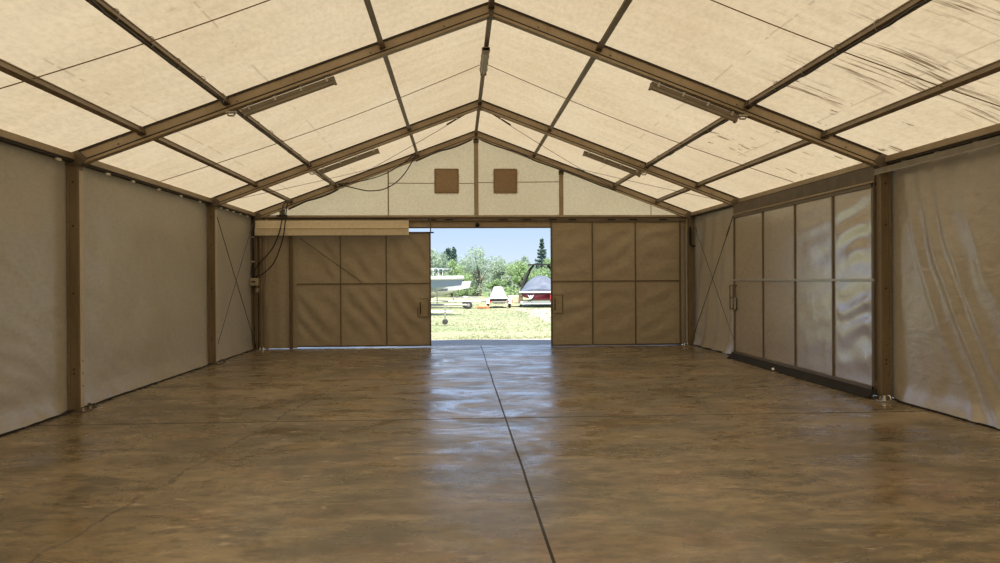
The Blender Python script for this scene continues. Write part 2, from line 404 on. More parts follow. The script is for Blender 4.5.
o = mb.build('grass', M['blade']); tag(o, 'short dry grass blades on the sunny yard beyond the doorway', 'grass', kind='stuff')

# ------------------------------------------------------------------ tent skin: walls, roof, gable
wall_panel('wall_left', -1, YEND, YA, .02, 3.02, M['wall'], soft(2.2))
wall_panel('wall_left', -1, YA, YB, .02, 3.02, M['wall'], soft(5.1))
wall_panel('wall_left', -1, YB, YC+.06, .02, 3.02, M['wall'], soft(8.7))
wall_panel('wall_right', 1, YEND, YA, .02, 3.02, M['wall_r'], creased)
wall_panel('wall_right', 1, YA, YB, .005, 3.02, M['wall_r'], soft(3.3))  # panel added behind the side door only to stop light leaking in
wall_panel('wall_right', 1, YB, YC+.06, .02, 3.02, M['wall_r'], lambda y, z, u, v: .035*sin(9*(y+.28*z)+1.5*fbm(y, z*.6, 2, 2))*(.3+.7*(1-v)) + .02*fbm(y*1.4, z, 3, 3))
def roof_fn(u, v):
    y = YEND + (YC + .12 - YEND)*v; x = -5.12 + 10.24*u
    fr = [YEND, -.75, Y0, YA, YB, YC+.12]
    k = max(i for i in range(5) if y >= fr[i]-1e-6); b0, b1 = fr[k], fr[k+1]
    w = sin(pi*(y-b0)/(b1-b0)); lx = [0, 1.35, 3.2, 4.18, 5.2]; ax = min(abs(x), 5.19)
    j = max(i for i in range(4) if ax >= lx[i]); wx = sin(pi*(ax-lx[j])/(lx[j+1]-lx[j]))
    return (x, y, roof_z(x) + .012 + .022*w*wx + .006*fbm(x*1.2, y*1.2, 0, 2)*w*wx)
o = MB().grid(roof_fn, 128, 190).build('ceiling', M['roof'], smooth=True); tag(o, kind='structure')
# gable above the header, with the two lower side strips
def gable_fn(u, v):
    x = -HW + 2*HW*u; zt = roof_z(x); z = 2.93 + (zt + .005 - 2.93)*v
    cell = [-5, -2, 0, 1.95, 5.01]; j = max(i for i in range(4) if x >= cell[i]-1e-6); w = sin(pi*(x-cell[j])/(cell[j+1]-cell[j]))
    return (x, YC + .06 + .012*w*fbm(x, z*1.3, 6, 3), z)
o = MB().grid(gable_fn, 80, 16).build('wall_back', M['gable'], smooth=True); tag(o, kind='structure')
o = MB().grid(lambda u, v: (-5.06 + 1.0*u, YC + .02 + .015*sin(18*u*1.0+.8*fbm(u*3, v*2, 1, 2)), .01 + 2.95*v), 20, 30).build('wall_back', M['brown'], smooth=True); tag(o, kind='structure')
o = MB().grid(lambda u, v: (4.66 + .41*u, YC + .06 + .01*sin(12*u), .01 + 2.95*v), 10, 30).build('wall_back', M['brown'], smooth=True); tag(o, kind='structure')
o = MB().grid(lambda u, v: (-HW + 2*HW*u, YEND, .02 + (roof_z(-HW+2*HW*u) - .02)*v), 20, 10).build('wall_front', M['gable'], smooth=True); tag(o, kind='structure')
# gable fabric seams (welded strips) as trim
def seam(pts, w=.022, name='trim_1', mat='rope'):
    mb = MB()
    for p, q in zip(pts[:-1], pts[1:]): mb.bar(p, q, w, .004, (0, -1, 0))
    return tag(mb.build(name, M[mat]), kind='structure')
M['seam'] = simple('stitched_seam', (.40,.30,.18), (.30,.21,.12), .8)
seam([(-2.0, YC+.035, 2.97), (-2.0, YC+.035, roof_z(2.0)-.1)], .03, 'trim_1', 'seam')
seam([(-2.0, YC+.035, 3.745), (-.94, YC+.035, 3.74)], .018, 'trim_2', 'seam'); seam([(-.41, YC+.035, 3.74), (-.03, YC+.035, 3.74)], .018, 'trim_2', 'seam')
seam([(.03, YC+.035, 3.76), (.41, YC+.035, 3.765)], .018, 'trim_3', 'seam'); seam([(.93, YC+.035, 3.77), (1.9, YC+.035, 3.78)], .018, 'trim_3', 'seam')
seam([(4.05, YC+.035, 2.97), (4.05, YC+.035, roof_z(4.05)-.12)], .018, 'trim_4', 'seam')

# ------------------------------------------------------------------ portal frames
# keder rafter profile: web face recessed between a thin top lip and a wide bottom flange
PW, PH = .11, .175
RAF = [(-PW/2, -PH), (PW/2, -PH), (PW/2, -PH+.028), (PW/2-.016, -PH+.034), (PW/2-.016, -.034), (PW/2, -.030), (PW/2, -.014), (-PW/2, -.014), (-PW/2, -.030), (-PW/2+.016, -.034), (-PW/2+.016, -PH+.034), (-PW/2, -PH+.028)]
def groove_lines(mb, p0, p1, up, w=PW):
    for sgn in (-1, 1):
        for a_, b_ in ((-.032, -.008), (-PH+.028, -PH+.044)):
            mb.prism(p0, p1, [(sgn*(w/2-.015), a_), (sgn*(w/2+.001), a_), (sgn*(w/2+.001), b_), (sgn*(w/2-.015), b_)], up)
def make_frame(y, label, gable=False):
    t_ = thing('portal_frame', (0, y, 0), label, 'tent frame')
    for s_ in (-1, 1):
        n_ = NRM[s_]; p0 = Vector((s_*.015, y, roof_z(0))); p1 = Vector((s_*(HW-.03), y, roof_z(HW-.03)))
        r_ = MB().prism(p0, p1, RAF, n_).build('rafter', M['alu'], t_)
        gb = MB(); groove_lines(gb, p0, p1, n_); split(gb, 'keder_groove', M['groove'], r_)
        bb = MB()
        for f_ in (.12, .30, .62, .90):
            c_ = p0.lerp(p1, f_) - n_*.10
            bb.lathe(c_ + Vector((0, -PW/2+.018, 0)), (0, -1, 0), [(0, .010), (.010, .010), (.013, .006)], 8)
        split(bb, 'bolt', M['darkalu'], r_)
        # post
        xo, xi = HW+.02, (HW-.098 if s_ < 0 else HW-.115)
        pr = [(-.055, 0), (.055, 0), (.055, .028), (.040, .034), (.040, .101), (.055, .107), (.055, .135), (-.055, .135), (-.055, .107), (-.040, .101), (-.040, .034), (-.055, .028)]
        po = MB().prism((s_*xi, y, .012), (s_*xi, y, EAVE-.04), pr, (s_, 0, 0)).build('post', M['post'], t_)
        pl = MB()
        for sy in (-1, 1): pl.box(*sorted((s_*(xi+.030), s_*(xi+.105))), y+sy*.041-.002, y+sy*.041+.002, .1, EAVE-.12)
        split(pl, 'keder_groove', M['post'], po)
        hb = MB()
        for z_ in (.45, .5, 1.4, 2.2, 2.72): hb.lathe((s_*(xi+.067), y-.040, z_), (0, -1, 0), [(0, .012), (.006, .012), (.008, .007)], 8)
        split(hb, 'bolt', M['groove'], po)
        # eave bracket: folded dark plate where post, rafter and eave beam meet
        eb = MB()
        eb.add([(s_*(HW+.06), y-.064, EAVE-.16), (s_*(HW-.13), y-.064, EAVE-.16), (s_*(HW-.21), y-.064, EAVE-.075), (s_*(HW-.10), y-.064, EAVE+.02), (s_*(HW+.06), y-.064, EAVE-.02),
                (s_*(HW+.06), y+.064, EAVE-.16), (s_*(HW-.13), y+.064, EAVE-.16), (s_*(HW-.21), y+.064, EAVE-.075), (s_*(HW-.10), y+.064, EAVE+.02), (s_*(HW+.06), y+.064, EAVE-.02)],
               [(0,1,2,3,4), (9,8,7,6,5), (0,5,6,1), (1,6,7,2), (2,7,8,3), (3,8,9,4), (4,9,5,0)])
        eb.build('eave_bracket', M['darkalu'], t_, bevel=.004)
        # base plate
        bp = MB().box(*sorted((s_*(HW-.20), s_*(HW+.06))), y-.12, y+.12, 0, .014).build('base_plate', M['darkalu'], t_, bevel=.002)
        bo = MB()
        for dx_ in (.155,):
            for dy_ in (-.085, .085):
                bo.lathe((s_*(HW-dx_), y+dy_, .014), (0, 0, 1), [(0, .018), (.014, .018), (.014, .010), (.035, .010)], 8)
        split(bo, 'anchor_bolt', M['galv'], bp)
    mb = MB(); mb.box(-.03, .03, y-PW/2-.006, y+PW/2+.006, RIDGE-.185, RIDGE-.012); mb.box(-.05, .05, y-.05, y+.05, RIDGE-.205, RIDGE-.175)
    mb.build('ridge_joint', M['darkalu'], t_, bevel=.004)
    return t_
fA = make_frame(YA, 'front aluminium portal frame with strip lights under both rafters, beside the side door')
fB = copy_tree(fA); fB.location.y = YB; fB['label'] = 'middle aluminium portal frame standing between front frame and gable frame'
fZ = copy_tree(fA); fZ.location.y = Y0; fZ['label'] = 'aluminium portal frame overhead at the near end of the front bay purlins'
fC = copy_tree(fA); fC.location.y = YC - .05; fC['label'] = 'gable end aluminium frame wrapped with loose black cables'

# pale keder rails on the inner face of the plain-wall posts
for y_, lab in ((YA, 'pale wall rail strip on the front post, plain wall side'), (YB, 'thin pale wall rail strip on the middle post, plain wall side')):
    root = thing('wall_rail', (-HW+.12, y_, 0), lab, 'rail', 'pale rails on the plain wall posts')
    MB().prism((-HW+.102, y_+.012, .05), (-HW+.102, y_+.012, 2.86), [(-.045, -.003), (.045, -.003), (.045, .003), (.03, .009), (-.03, .009), (-.045, .003)], (1, 0, 0)).build('strip', M['pale'], root)
    mb = MB()
    for z_ in (.30, .45, .60): mb.lathe((-HW+.109, y_+.0, z_), (1,0,0), [(0,.012),(.004,.010)], 8)
    split(mb, 'bolt_hole', M['groove'], root)

# ------------------------------------------------------------------ purlins
bays = [(Y0, YA, 'front bay'), (YA, YB, 'middle bay'), (YB, YC-.05, 'gable bay')]
side_n = {-1: 'plain-wall slope', 1: 'side-door slope'}
PUR = [(-.03,-.075),(.03,-.075),(.03,-.062),(.022,-.058),(.022,-.016),(.03,-.012),(.03,0),(-.03,0),(-.03,-.012),(-.022,-.016),(-.022,-.058),(-.03,-.062)]
def purlin(x, b0, b1, label, grp, drop=.02):
    s_ = -1 if x < 0 else 1; n_ = Vector((0,0,1)) if x == 0 else NRM[s_]
    a_ = on_roof(x, b0+PW/2-.006, drop) if x else Vector((0, b0+PW/2, RIDGE-.02)); c_ = on_roof(x, b1-PW/2+.006, drop) if x else Vector((0, b1-PW/2, RIDGE-.02))
    root = thing('roof_purlin', (a_.x, a_.y, a_.z), label, 'roof beam', grp)
    MB().prism(a_, c_, PUR, n_).build('beam', M['purlin'], root)
    for p_, q_ in ((a_, a_ + Vector((0, .10, 0))), (c_, c_ - Vector((0, .10, 0)))):
        MB().prism(p_, q_, [(-.036,-.088),(.036,-.088),(.036,.0),(-.036,.0)], n_).build('end_bracket', M['darkalu'], root)
    return root
for b0, b1, bn in bays:
    purlin(0.0, b0, b1, 'ridge purlin along the roof peak in the ' + bn, 'ridge purlins')
    for s_ in (-1, 1):
        for x_, ln in ((1.35, 'upper roof purlin'), (3.2, 'second roof purlin'), (4.18, 'lowest roof purlin')):
            extra = ' carrying taped cable' if ln.startswith('second') and bn != 'gable bay' else ''
            purlin(s_*x_, b0, b1, f'{ln}{extra} in the {bn}, {side_n[s_]}', 'roof purlins')
        # eave beam
        root = thing('eave_beam', (s_*HW, b0, EAVE), f'aluminium eave beam over the {"plain" if s_ < 0 else "door-side"} wall, {bn}', 'eave beam', 'eave beams')
        xx = s_*(HW - .015)
        MB().prism((xx, b0+PW/2, EAVE-.012), (xx, b1-PW/2, EAVE-.012), [(-.05,-.075),(.05,-.075),(.05,0),(-.05,0)], (0,0,1)).build('beam', M['alu'], root, bevel=.003)
        MB().prism((xx, b0+PW/2, EAVE-.087), (xx, b1-PW/2, EAVE-.087), [(-.04,-.028),(.04,-.028),(.04,0),(-.04,0)], (0,0,1)).build('keder_groove', M['groove'], root)
# pale clips along the top of the plain wall
for y_, wd in ((8.75,.09),(9.95,.09),(10.7,.08),(11.6,.08),(12.5,.08),(13.4,.07),(14.55,.10),(14.95,.09),(15.35,.09),(15.85,.09),(16.35,.09)):
    o = MB().box(-HW+.028, -HW+.058, y_-wd/2, y_+wd/2, EAVE-.150, EAVE-.120).build('wall_clip', M['white'], bevel=.006)
    tag(o, 'small pale clip holding the plain wall fabric under the eave beam', 'clip', 'wall clips under the eave')

# ------------------------------------------------------------------ cords across the roof at mid bay, cables taped to purlins
def sag_path(p, q, sag, n=24, wob=0.0, seed=0):
    p = Vector(p); q = Vector(q); out = []
    for i in range(n+1):
        f_ = i/n; r_ = p.lerp(q, f_); r_.z -= sag*4*f_*(1-f_)
        if wob: r_ += Vector((wob*fbm(f_*9, seed, 0, 2), 0, wob*fbm(f_*9, seed, 5, 2)))
        out.append(r_)
    return out
for y_, bn in ((6.75, 'front bay'), (11.62, 'middle bay')):
    for s_ in (-1, 1):
        mb = MB(); pts = [on_roof(s_*(.03 + 4.92*i/30), y_ + .06*sin(pi*i/30), .028 + .06*sin(pi*i/30)) for i in range(31)]
        mb.tube(pts, .0055, 6)
        tag(mb.build('roof_rope', M['rope'], smooth=True), f'thin brown cord crossing under the roof fabric of the {bn}, {side_n[s_]}', 'cord', 'roof cords')
for b0, b1, bn in bays[:2]:
    for s_ in (-1, 1):
        root = thing('taped_cable', (s_*3.2, b0, roof_z(3.2)-.1), f'black cable tied along the second purlin of the {bn}, {side_n[s_]}', 'cable', 'purlin cables')
        n_ = 28; pts = []
        for i in range(n_+1):
            y_ = b0 + .1 + (b1-b0-.2)*i/n_; w_ = .012*abs(sin(i*1.1)) + .01*fbm(i*.5, s_, b0, 2)
            pts.append(on_roof(s_*(3.2 + .022*s_*0 + .02*fbm(i*.3, 2, b0, 2)), y_, .104 + w_))
        MB().tube(pts, .013, 6).build('cable', M['cable'], root, smooth=True)
        mb = MB()
        for i in range(3, n_, 4):
            p = pts[i]; mb.tube([p + Vector((.04*cos(a_), .0, .045 + .05*sin(a_))) for a_ in [2*pi*k/12 for k in range(12)]], .005, 5, closed=True)
        split(mb, 'cable_tie', M['galv'], root)
for s_, lab in ((-1, 'cable'), (1, 'cable')):   # hooks at the purlin joints under the front and middle rafters
    for y_, fn_ in ((YA, 'front'), (YB, 'middle')):
        c_ = on_roof(s_*3.2, y_-.02, .20); mb = MB()
        mb.tube([c_ + Vector((-.05, 0, 0)), c_ + Vector((-.03, 0, -.035)), c_ + Vector((.03, 0, -.035)), c_ + Vector((.05, 0, 0))], .012, 6)
        mb.box(c_.x-.06, c_.x+.06, c_.y-.03, c_.y+.03, c_.z-.004, c_.z+.018)
        tag(mb.build('shackle', M['galv'], bevel=.002), f'small metal shackle under the {fn_} rafter, {side_n[s_]}', 'shackle', 'rafter shackles')

# ------------------------------------------------------------------ strip lights
def strip_light(a_, c_, n_, label, w=.075):
    root = thing('strip_light', tuple((a_+c_)/2), label, 'light', 'unlit strip lights')
    d_ = (c_-a_).normalized()
    MB().prism(a_, c_, [(-w/2,-.035),(w/2,-.035),(w/2+.01,0),(w/2,.012),(-w/2,.012),(-w/2-.01,0)], n_).build('housing', M['lamp'], root)
    MB().prism(a_ + d_*.03, c_ - d_*.03, [(-w/2+.006,-.036),(-w/2+.014,-.066),(-.012,-.078),(.012,-.078),(w/2-.014,-.066),(w/2-.006,-.036)], n_).build('diffuser', M['diff'], root)
    for p, q in ((a_, a_+d_*.03), (c_-d_*.03, c_)):
        MB().prism(p, q, [(-w/2,-.082),(w/2,-.082),(w/2,.0),(-w/2,.0)], n_).build('end_cap', M['lamp'], root)
    mb = MB(); L = (c_-a_).length
    for k in range(4):
        p = a_ + d_*(L*(.08 + .28*k)); mb.prism(p - d_*.012, p + d_*.012, [(-w/2-.014,-.03),(w/2+.014,-.03),(w/2+.014,.024),(-w/2-.014,.024)], n_)
    split(mb, 'clip', M['galv'], root)
    return root
strip_light(on_roof(-3.08, YA+.01, .215), on_roof(-1.98, YA+.01, .215), NRM[-1], 'unlit strip light under the front rafter on the plain-wall side')
strip_light(on_roof(2.06, YA+.01, .215), on_roof(3.16, YA+.01, .215), NRM[1], 'unlit strip light under the front rafter on the side-door side')
strip_light(on_roof(-3.08, YB+.01, .215), on_roof(-1.98, YB+.01, .215), NRM[-1], 'unlit strip light under the middle rafter on the plain-wall side')
strip_light(on_roof(2.06, YB+.01, .215), on_roof(3.16, YB+.01, .215), NRM[1], 'unlit strip light under the middle rafter on the side-door side')
strip_light(Vector((-.01, 10.5, RIDGE-.135)), Vector((-.01, 11.65, RIDGE-.135)), Vector((0,0,1)), 'unlit strip light hanging lengthwise under the ridge purlin', .095)

# ------------------------------------------------------------------ wind bracing wires in the gable bay
def wire(p, q, label, sag=.02, r=.006, tb=True, grp='brace wires'):
    p = Vector(p); q = Vector(q)
    root = thing('brace_wire', tuple(p), label, 'wire', grp)
    MB().tube(sag_path(p, q, sag, 10), r, 6).build('wire', M['wire'], root, smooth=True)
    if tb:
        d_ = (q-p).normalized(); L = (q-p).length
        for f_ in tb if isinstance(tb, tuple) else (.90,):
            c_ = p + d_*L*f_; MB().tube([c_ - d_*.14, c_ - d_*.12, c_ + d_*.12, c_ + d_*.14], [.006, .016, .016, .006], 8).build('turnbuckle', M['darkalu'], root)
    return root
for s_, wn_ in ((-1, 'plain wall'), (1, 'door-side wall')):
    xw = s_*(HW-.07)
    wire((xw, YB+.12, 2.80), (xw, YC-.14, .06), f'steel brace wire falling towards the gable corner, {wn_}', .01, .008, (.93,) if s_ < 0 else (.12,), 'wall brace wires')
    wire((xw + s_*.03, YC-.12, 2.95), (xw + s_*.03, YB+.12, .20), f'steel brace wire rising towards the gable corner, {wn_}', .01, .006, (.1,), 'wall brace wires')
    wire(on_roof(s_*.05, YB+.08, .10), on_roof(s_*3.12, YC-.12, .12), f'thin roof brace wire from ridge down to gable rafter, {side_n[s_]}', .03, .005, (.10, .17), 'roof brace wires')
    wire(on_roof(s_*4.9, YB+.15, .10), on_roof(s_*1.4, YC-.12, .12), f'thin roof brace wire from eave up to gable rafter, {side_n[s_]}', .03, .005, False, 'roof brace wires')

# ------------------------------------------------------------------ gable posts, vents, header, tracks
def gable_post(x, label, ztop):
    root = thing('gable_post', (x, YC-.02, 2.98), label, 'post', 'gable posts')
    MB().prism((x, YC+.01, 2.98), (x, YC+.01, ztop), [(-.05,-.035),(.05,-.035),(.05,-.02),(.038,-.014),(.038,.03),(-.038,.03),(-.038,-.014),(-.05,-.02)], (0,1,0)).build('beam', M['alu'], root)
    MB().box(x-.06, x+.06, YC-.035, YC-.02, ztop-.10, ztop-.02).build('bracket', M['darkalu'], root, bevel=.003)
    return root
gable_post(0.0, 'upright aluminium post in the gable centre, between the two vents', RIDGE-.19)
gable_post(1.95, 'upright aluminium post in the gable, beside the darker vent', roof_z(1.95)-.17)
for x_, lab in ((-4.37, 'short stub post above the cream valance near the corner'),):
    root = thing('stub_post', (x_, YC-.1, 2.97), lab, 'post')
    MB().box(x_-.05, x_+.03, YC-.06, YC+.02, 2.99, roof_z(x_)-.15).build('beam', M['post'], root, bevel=.004)
    MB().box(x_+.05, x_+.075, YC-.10, YC-.07, 2.98, roof_z(x_)-.17).build('hanger_rod', M['black'], root)
    MB().box(x_-.10, x_+.13, YC-.13, YC-.05, 2.975, 3.01).build('clamp', M['black'], root, bevel=.004)
M['fray'] = simple('frayed_tape', (.36,.25,.15), (.27,.18,.11), .9)
for x0, x1, lab in ((-.94, -.41, 'square brown mesh vent in the gable, valance side of the centre post'), (.41, .93, 'square brown mesh vent in the gable, between the two posts')):
    z0, z1 = 3.52, 4.06; root = thing('vent', ((x0+x1)/2, YC, z0), lab, 'vent', 'gable vents')
    MB().grid(lambda u, v: (x0 + (x1-x0)*u, YC + .022 - .006*sin(pi*u)*sin(pi*v), z0 + (z1-z0)*v), 10, 10).build('mesh_panel', M['vent'], root, smooth=True, solid=.003)
    mb = MB(); rr = random.Random(x0)
    for p, q, nx, nz_ in (((x0,z0),(x1,z0),0,-1),((x1,z0),(x1,z1),1,0),((x1,z1),(x0,z1),0,1),((x0,z1),(x0,z0),-1,0)):
        mb.bar((p[0],YC+.016,p[1]), (q[0],YC+.016,q[1]), .03, .008, (0,-1,0))
        for k in range(16):
            f_ = (k+.5)/16; a_ = p[0]+(q[0]-p[0])*f_; b_ = p[1]+(q[1]-p[1])*f_; l_ = .012+.03*rr.random()
            ta = .006
            mb.bar((a_, YC+.016, b_), (a_+nx*l_+rr.uniform(-.01,.01), YC+.016, b_+nz_*l_), .008, .003, (0,-1,0))
    mb.build('frayed_border', M['fray'], root)

root = thing('header_beam', (0, YC-.02, 2.93), 'long dark header beam across the gable above the sliding doors', 'beam')
MB().box(-4.87, 4.94, YC-.07, YC+.05, 2.955, 3.005).build('beam', M['alu'], root, bevel=.004)
MB().box(-4.87, 4.94, YC-.075, YC+.02, 2.925, 2.955).build('keder_groove', M['groove'], root)
root = thing('door_track', (1.6, YC-.05, 2.86), 'sliding door track rail above the open doorway', 'track')
MB().prism((-1.60, YC-.04, 2.93), (4.85, YC-.04, 2.93), [(-.05,-.065),(.05,-.065),(.05,0),(-.05,0)], (0,0,1)).build('rail', M['darkalu'], root, bevel=.004)
mb = MB()
for x_ in (-1.0, -.62, .62, 1.15, 1.75, 2.2, 3.1, 3.6, 4.3): mb.box(x_-.09, x_+.09, YC-.095, YC-.088, 2.885, 2.915)
split(mb, 'track_slot', M['black'], root)
root = thing('lintel_panel', (0, YC, 2.72), 'tan lintel panel directly above the open doorway', 'lintel')
MB().box(-4.9, 4.9, YC-.01, YC+.05, 2.74, 2.94).build('panel', M['alu'], root, bevel=.006)
MB().box(-4.9, 1.72, YC-.015, YC+.06, 2.715, 2.742).build('lower_edge', M['darkalu'], root)
root = thing('door_roller', (.02, YC-.09, 2.74), 'black roller hook on the door track in the doorway centre', 'roller')
MB().lathe((.02, YC-.11, 2.78), (0,1,0), [(0,.03),(.01,.048),(.03,.048),(.04,.03)], 16).build('wheel', M['black'], root)
MB().box(.0, .04, YC-.10, YC-.07, 2.78, 2.90).build('hanger', M['darkalu'], root, bevel=.003)
root = thing('track_clamp', (-1.04, YC-.09, 2.7), 'thin dark hanger rod at the valance side of the doorway top', 'bracket')
MB().box(-1.055, -1.03, YC-.10, YC-.08, 2.60, 2.96).build('rod', M['darkalu'], root); MB().box(-1.13, -.97, YC-.11, YC-.07, 2.595, 2.625).build('foot', M['black'], root, bevel=.003)

root = thing('fabric_valance', (-3.2, YC-.15, 2.54), 'long cream valance box above the closed door half, two-tier fold', 'valance')
pr = [(0,-.0),(.12,-.0),(.13,.15),(.135,.155),(.09,.17),(.07,.335),(0,.335)]
MB().prism((-4.93, YC-.09, 2.545), (-1.53, YC-.09, 2.545), pr, (0,0,1)).build('cover', M['cream'], root, bevel=.004)
MB().box(-4.93, -1.53, YC-.231, YC-.222, 2.693, 2.702).build('crease_line', M['seam'], root)

# ------------------------------------------------------------------ framed fabric doors
def relief_door(kind, seed, a0=0):
    def fn(a_, b_, u, v):       # a: metres across, b: metres up, u,v in the cell
        e = min(1, 5*min(u, 1-u))*min(1, 5*min(v, 1-v))
        s_ = a_*.75 + b_*.62 if kind == 'diag' else (a_*.35 - b_*.8 if kind == 'anti' else b_ + .22*(a_-a0) + .05*fbm(a_*1.6, b_*1.1, 3, 2))
        k = sin(17*s_ + 3.0*fbm(a_*.9, b_*.9, seed, 2)) * (.55 + .45*fbm(a_*2, b_*2, seed+4, 2))
        if kind == 'horiz': k *= .35 + 1.1*math.exp(-(a_-a0)/.7)
        return e*(.014*k + (.005 if kind == 'horiz' else .016)*fbm(a_*1.8, b_*1.8, seed+9, 3))
    return fn
def fabric_door(name, axis, pos, a0, a1, z0, z1, cols, zmid, kind, mat, fmat, fw=.04, proud=.02, hand=None, seed=0, amp=None, inward=-1, frame_top=None, mid_from=None):
    """axis 'x': door lies along x at y=pos; axis 'y': along y at x=pos. inward: sign towards the room"""
    root = thing(name, (pos, a0, 0) if axis == 'y' else (a0, pos, 0), None, None, None, 'structure')
    P = (lambda a_, d_, z: (a_, pos + inward*d_, z)) if axis == 'x' else (lambda a_, d_, z: (pos + inward*d_, a_, z))
    rel = relief_door(kind, seed, a0); mb = MB(); edges = [a0] + cols + [a1]
    for i, (c0, c1) in enumerate(zip(edges[:-1], edges[1:])):
        for r0, r1 in ((z0, zmid), (zmid, z1)):
            A = (amp[i] if amp else 1.0)
            mb.grid(lambda u, v: P(c0+(c1-c0)*u, A*rel(c0+(c1-c0)*u, r0+(r1-r0)*v, u, v), r0+(r1-r0)*v), max(12, int((c1-c0)/.035)), max(16, int((r1-r0)/.045)))
    mb.build('fabric', mat, root, smooth=True)
    up = (0, inward, 0) if axis == 'x' else (inward, 0, 0)
    fr = MB(); hw_ = fw*.5
    for z_ in (z0+hw_, z1-hw_): fr.bar(P(a0, proud*.3, z_), P(a1, proud*.3, z_), fw, proud+.012, up)
    for a_ in (a0+hw_, a1-hw_): fr.bar(P(a_, proud*.3, z0), P(a_, proud*.3, z1), fw, proud+.012, up)
    fr.build('frame', fmat, root, bevel=.003)
    for a_ in cols: MB().bar(P(a_, proud*.35, z0), P(a_, proud*.35, z1), fw*.75, proud+.008, up).build('mullion', fmat, root, bevel=.003)
    MB().bar(P(mid_from if mid_from is not None else a0, proud*.4, zmid), P(a1, proud*.4, zmid), fw*.7, proud+.012, up).build('rail', fmat if axis == 'x' else M['galv'], root, bevel=.003)
    if hand:
        a_, z_, w_, h_ = hand
        hp = MB().bar(P(a_-w_*.9, proud+.003, z_), P(a_+w_*.9, proud+.003, z_), h_*1.55, .004, up).build('handle_plate', mat, root)
        d_ = proud + .045
        MB().tube([P(a_-w_/2, d_*.3, z_+h_/2), P(a_-w_/2, d_, z_+h_/2), P(a_-w_/2, d_, z_-h_/2), P(a_-w_/2, d_*.3, z_-h_/2)], .011, 8).build('handle', M['groove'], root, smooth=True)
        mb = MB()
        q = [(a_-w_, z_-h_*.8), (a_+w_, z_-h_*.8), (a_+w_, z_+h_*.8), (a_-w_, z_+h_*.8)]
        for p, r_ in zip(q, q[1:]+q[:1]): mb.tube([P(p[0], proud+.006, p[1]), P(r_[0], proud+.006, r_[1])], .007, 6)
        mb.build('handle_frame', M['darkalu'], root)
    return root
M['dframe'] = simple('door_frame_tube', (.155,.115,.070), (.12,.09,.055), .5, .2)
M['dframe2'] = simple('side_door_frame', (.17,.135,.095), (.13,.10,.07), .45, .3)
d1 = fabric_door('door_1', 'x', YC+.10, -4.15, -1.045, .025, 2.64, [-3.095, -2.06], 1.46, 'diag', M['brown'], M['dframe'], .035, .018, (-1.23, .90, .12, .26), 3, amp=[2.2, 2.4, 2.4])
MB().tube(sag_path((-4.0, YC+.07, 2.50), (-2.62, YC+.07, 1.50), .0, 6), .006, 6).build('brace_shadow_line', M['groove'], d1)  # dark tube standing in for the shadow line along the diagonal brace
d2 = fabric_door('door_2', 'x', YC-.06, 1.69, 4.72, .004, 2.875, [2.657, 3.655], 1.49, 'anti', M['brown'], M['dframe'], .04, .018, (1.84, .97, .12, .26), 11, amp=[1.5, 1.5, 1.5])
# outer edge frames of the doorway
DX = HW-.13
d3 = fabric_door('door_3', 'y', DX, 9.19, 14.03, .10, 2.735, [10.24, 11.43, 12.66], 1.503, 'horiz', M['gloss'], M['dframe2'], .05, .02, None, 21, amp=[1.5, .8, .45, .3])
# side door handle: tall loop on a plate
MB().box(DX-.035, DX-.02, 13.90, 13.98, .93, 1.17).build('handle_plate', M['galv'], d3, bevel=.003)
for y_ in (13.86, 14.02): MB().tube([(DX-.02, y_, 1.40), (DX-.09, y_, 1.40), (DX-.09, y_, .95), (DX-.02, y_, .95)], .011, 8).build('handle', M['darkalu'], d3, smooth=True)
for z_ in (1.40, 1.17, .95): MB().tube([(DX-.09, 13.86, z_), (DX-.09, 14.02, z_)], .010, 8).build('handle', M['darkalu'], d3)

# rubber flap along the foot of the side door
def flap(u, v):
    y = 9.16 + 4.95*u; return (DX - .005 - .12*v - .02*v*fbm(y*2, 0, 0, 2), y, .115*(1-v)**1.2 + .004)
root = thing('rubber_flap', (HW-.1, 11.8, 0), 'black rubber flap along the foot of the shiny side door', 'flap')
MB().grid(flap, 60, 6).build('sheet', M['black'], root, smooth=True, solid=.006)
MB().lathe((DX-.12, 12.0, .02), (0,0,1), [(0,.035),(.02,.035),(.04,.015)], 10).build('floor_bolt', M['chrome'], root)
# side-door head: fascia, bracket and the galvanised sliding rail running on above the bare wall
root = thing('side_door_head', (HW-.04, 11.7, 2.79), 'dark metal fascia channel above the shiny side door', 'fascia')
MB().box(DX-.005, HW+.03, YA+.06, YB-.06, 2.735, 2.955).build('channel', M['darkalu'], root, bevel=.004)
MB().box(DX-.03, DX-.005, YA+.06, YB-.06, 2.74, 2.765).build('drip_lip', M['alu'], root, bevel=.003)
root = thing('sliding_rail', (HW-.13, 6.5, 2.8), 'galvanised sliding door rail above the creased bare wall', 'rail')
MB().prism((HW-.135, 3.0, 2.915), (HW-.135, YA+.02, 2.905), [(-.022,-.070),(-.008,-.070),(-.008,-.062),(.022,-.062),(.022,-.01),(.030,0),(-.022,0)], (0,0,1)).build('rail', M['railgalv'], root, bevel=.002)
MB().box(HW-.17, HW-.165, 3.0, YA+.02, 2.828, 2.836).build('lip', M['galv'], root)
mb = MB()
for k in range(9): mb.box(HW-.12, HW-.02, 3.6+k*.62, 3.68+k*.62, 2.90, 2.93)
split(mb, 'rail_bracket', M['darkalu'], root)
for s_, y0, y1, lab in ((-1, YEND, YC-.1, 'baseboard_left'), (1, YEND, 9.05, 'baseboard_right'), (1, 14.15, YC-.1, 'baseboard_right')):
    o = MB().box(*sorted((s_*(HW-.03), s_*(HW+.09))), y0, y1, 0, .022).build(lab, M['black']); tag(o, kind='structure')

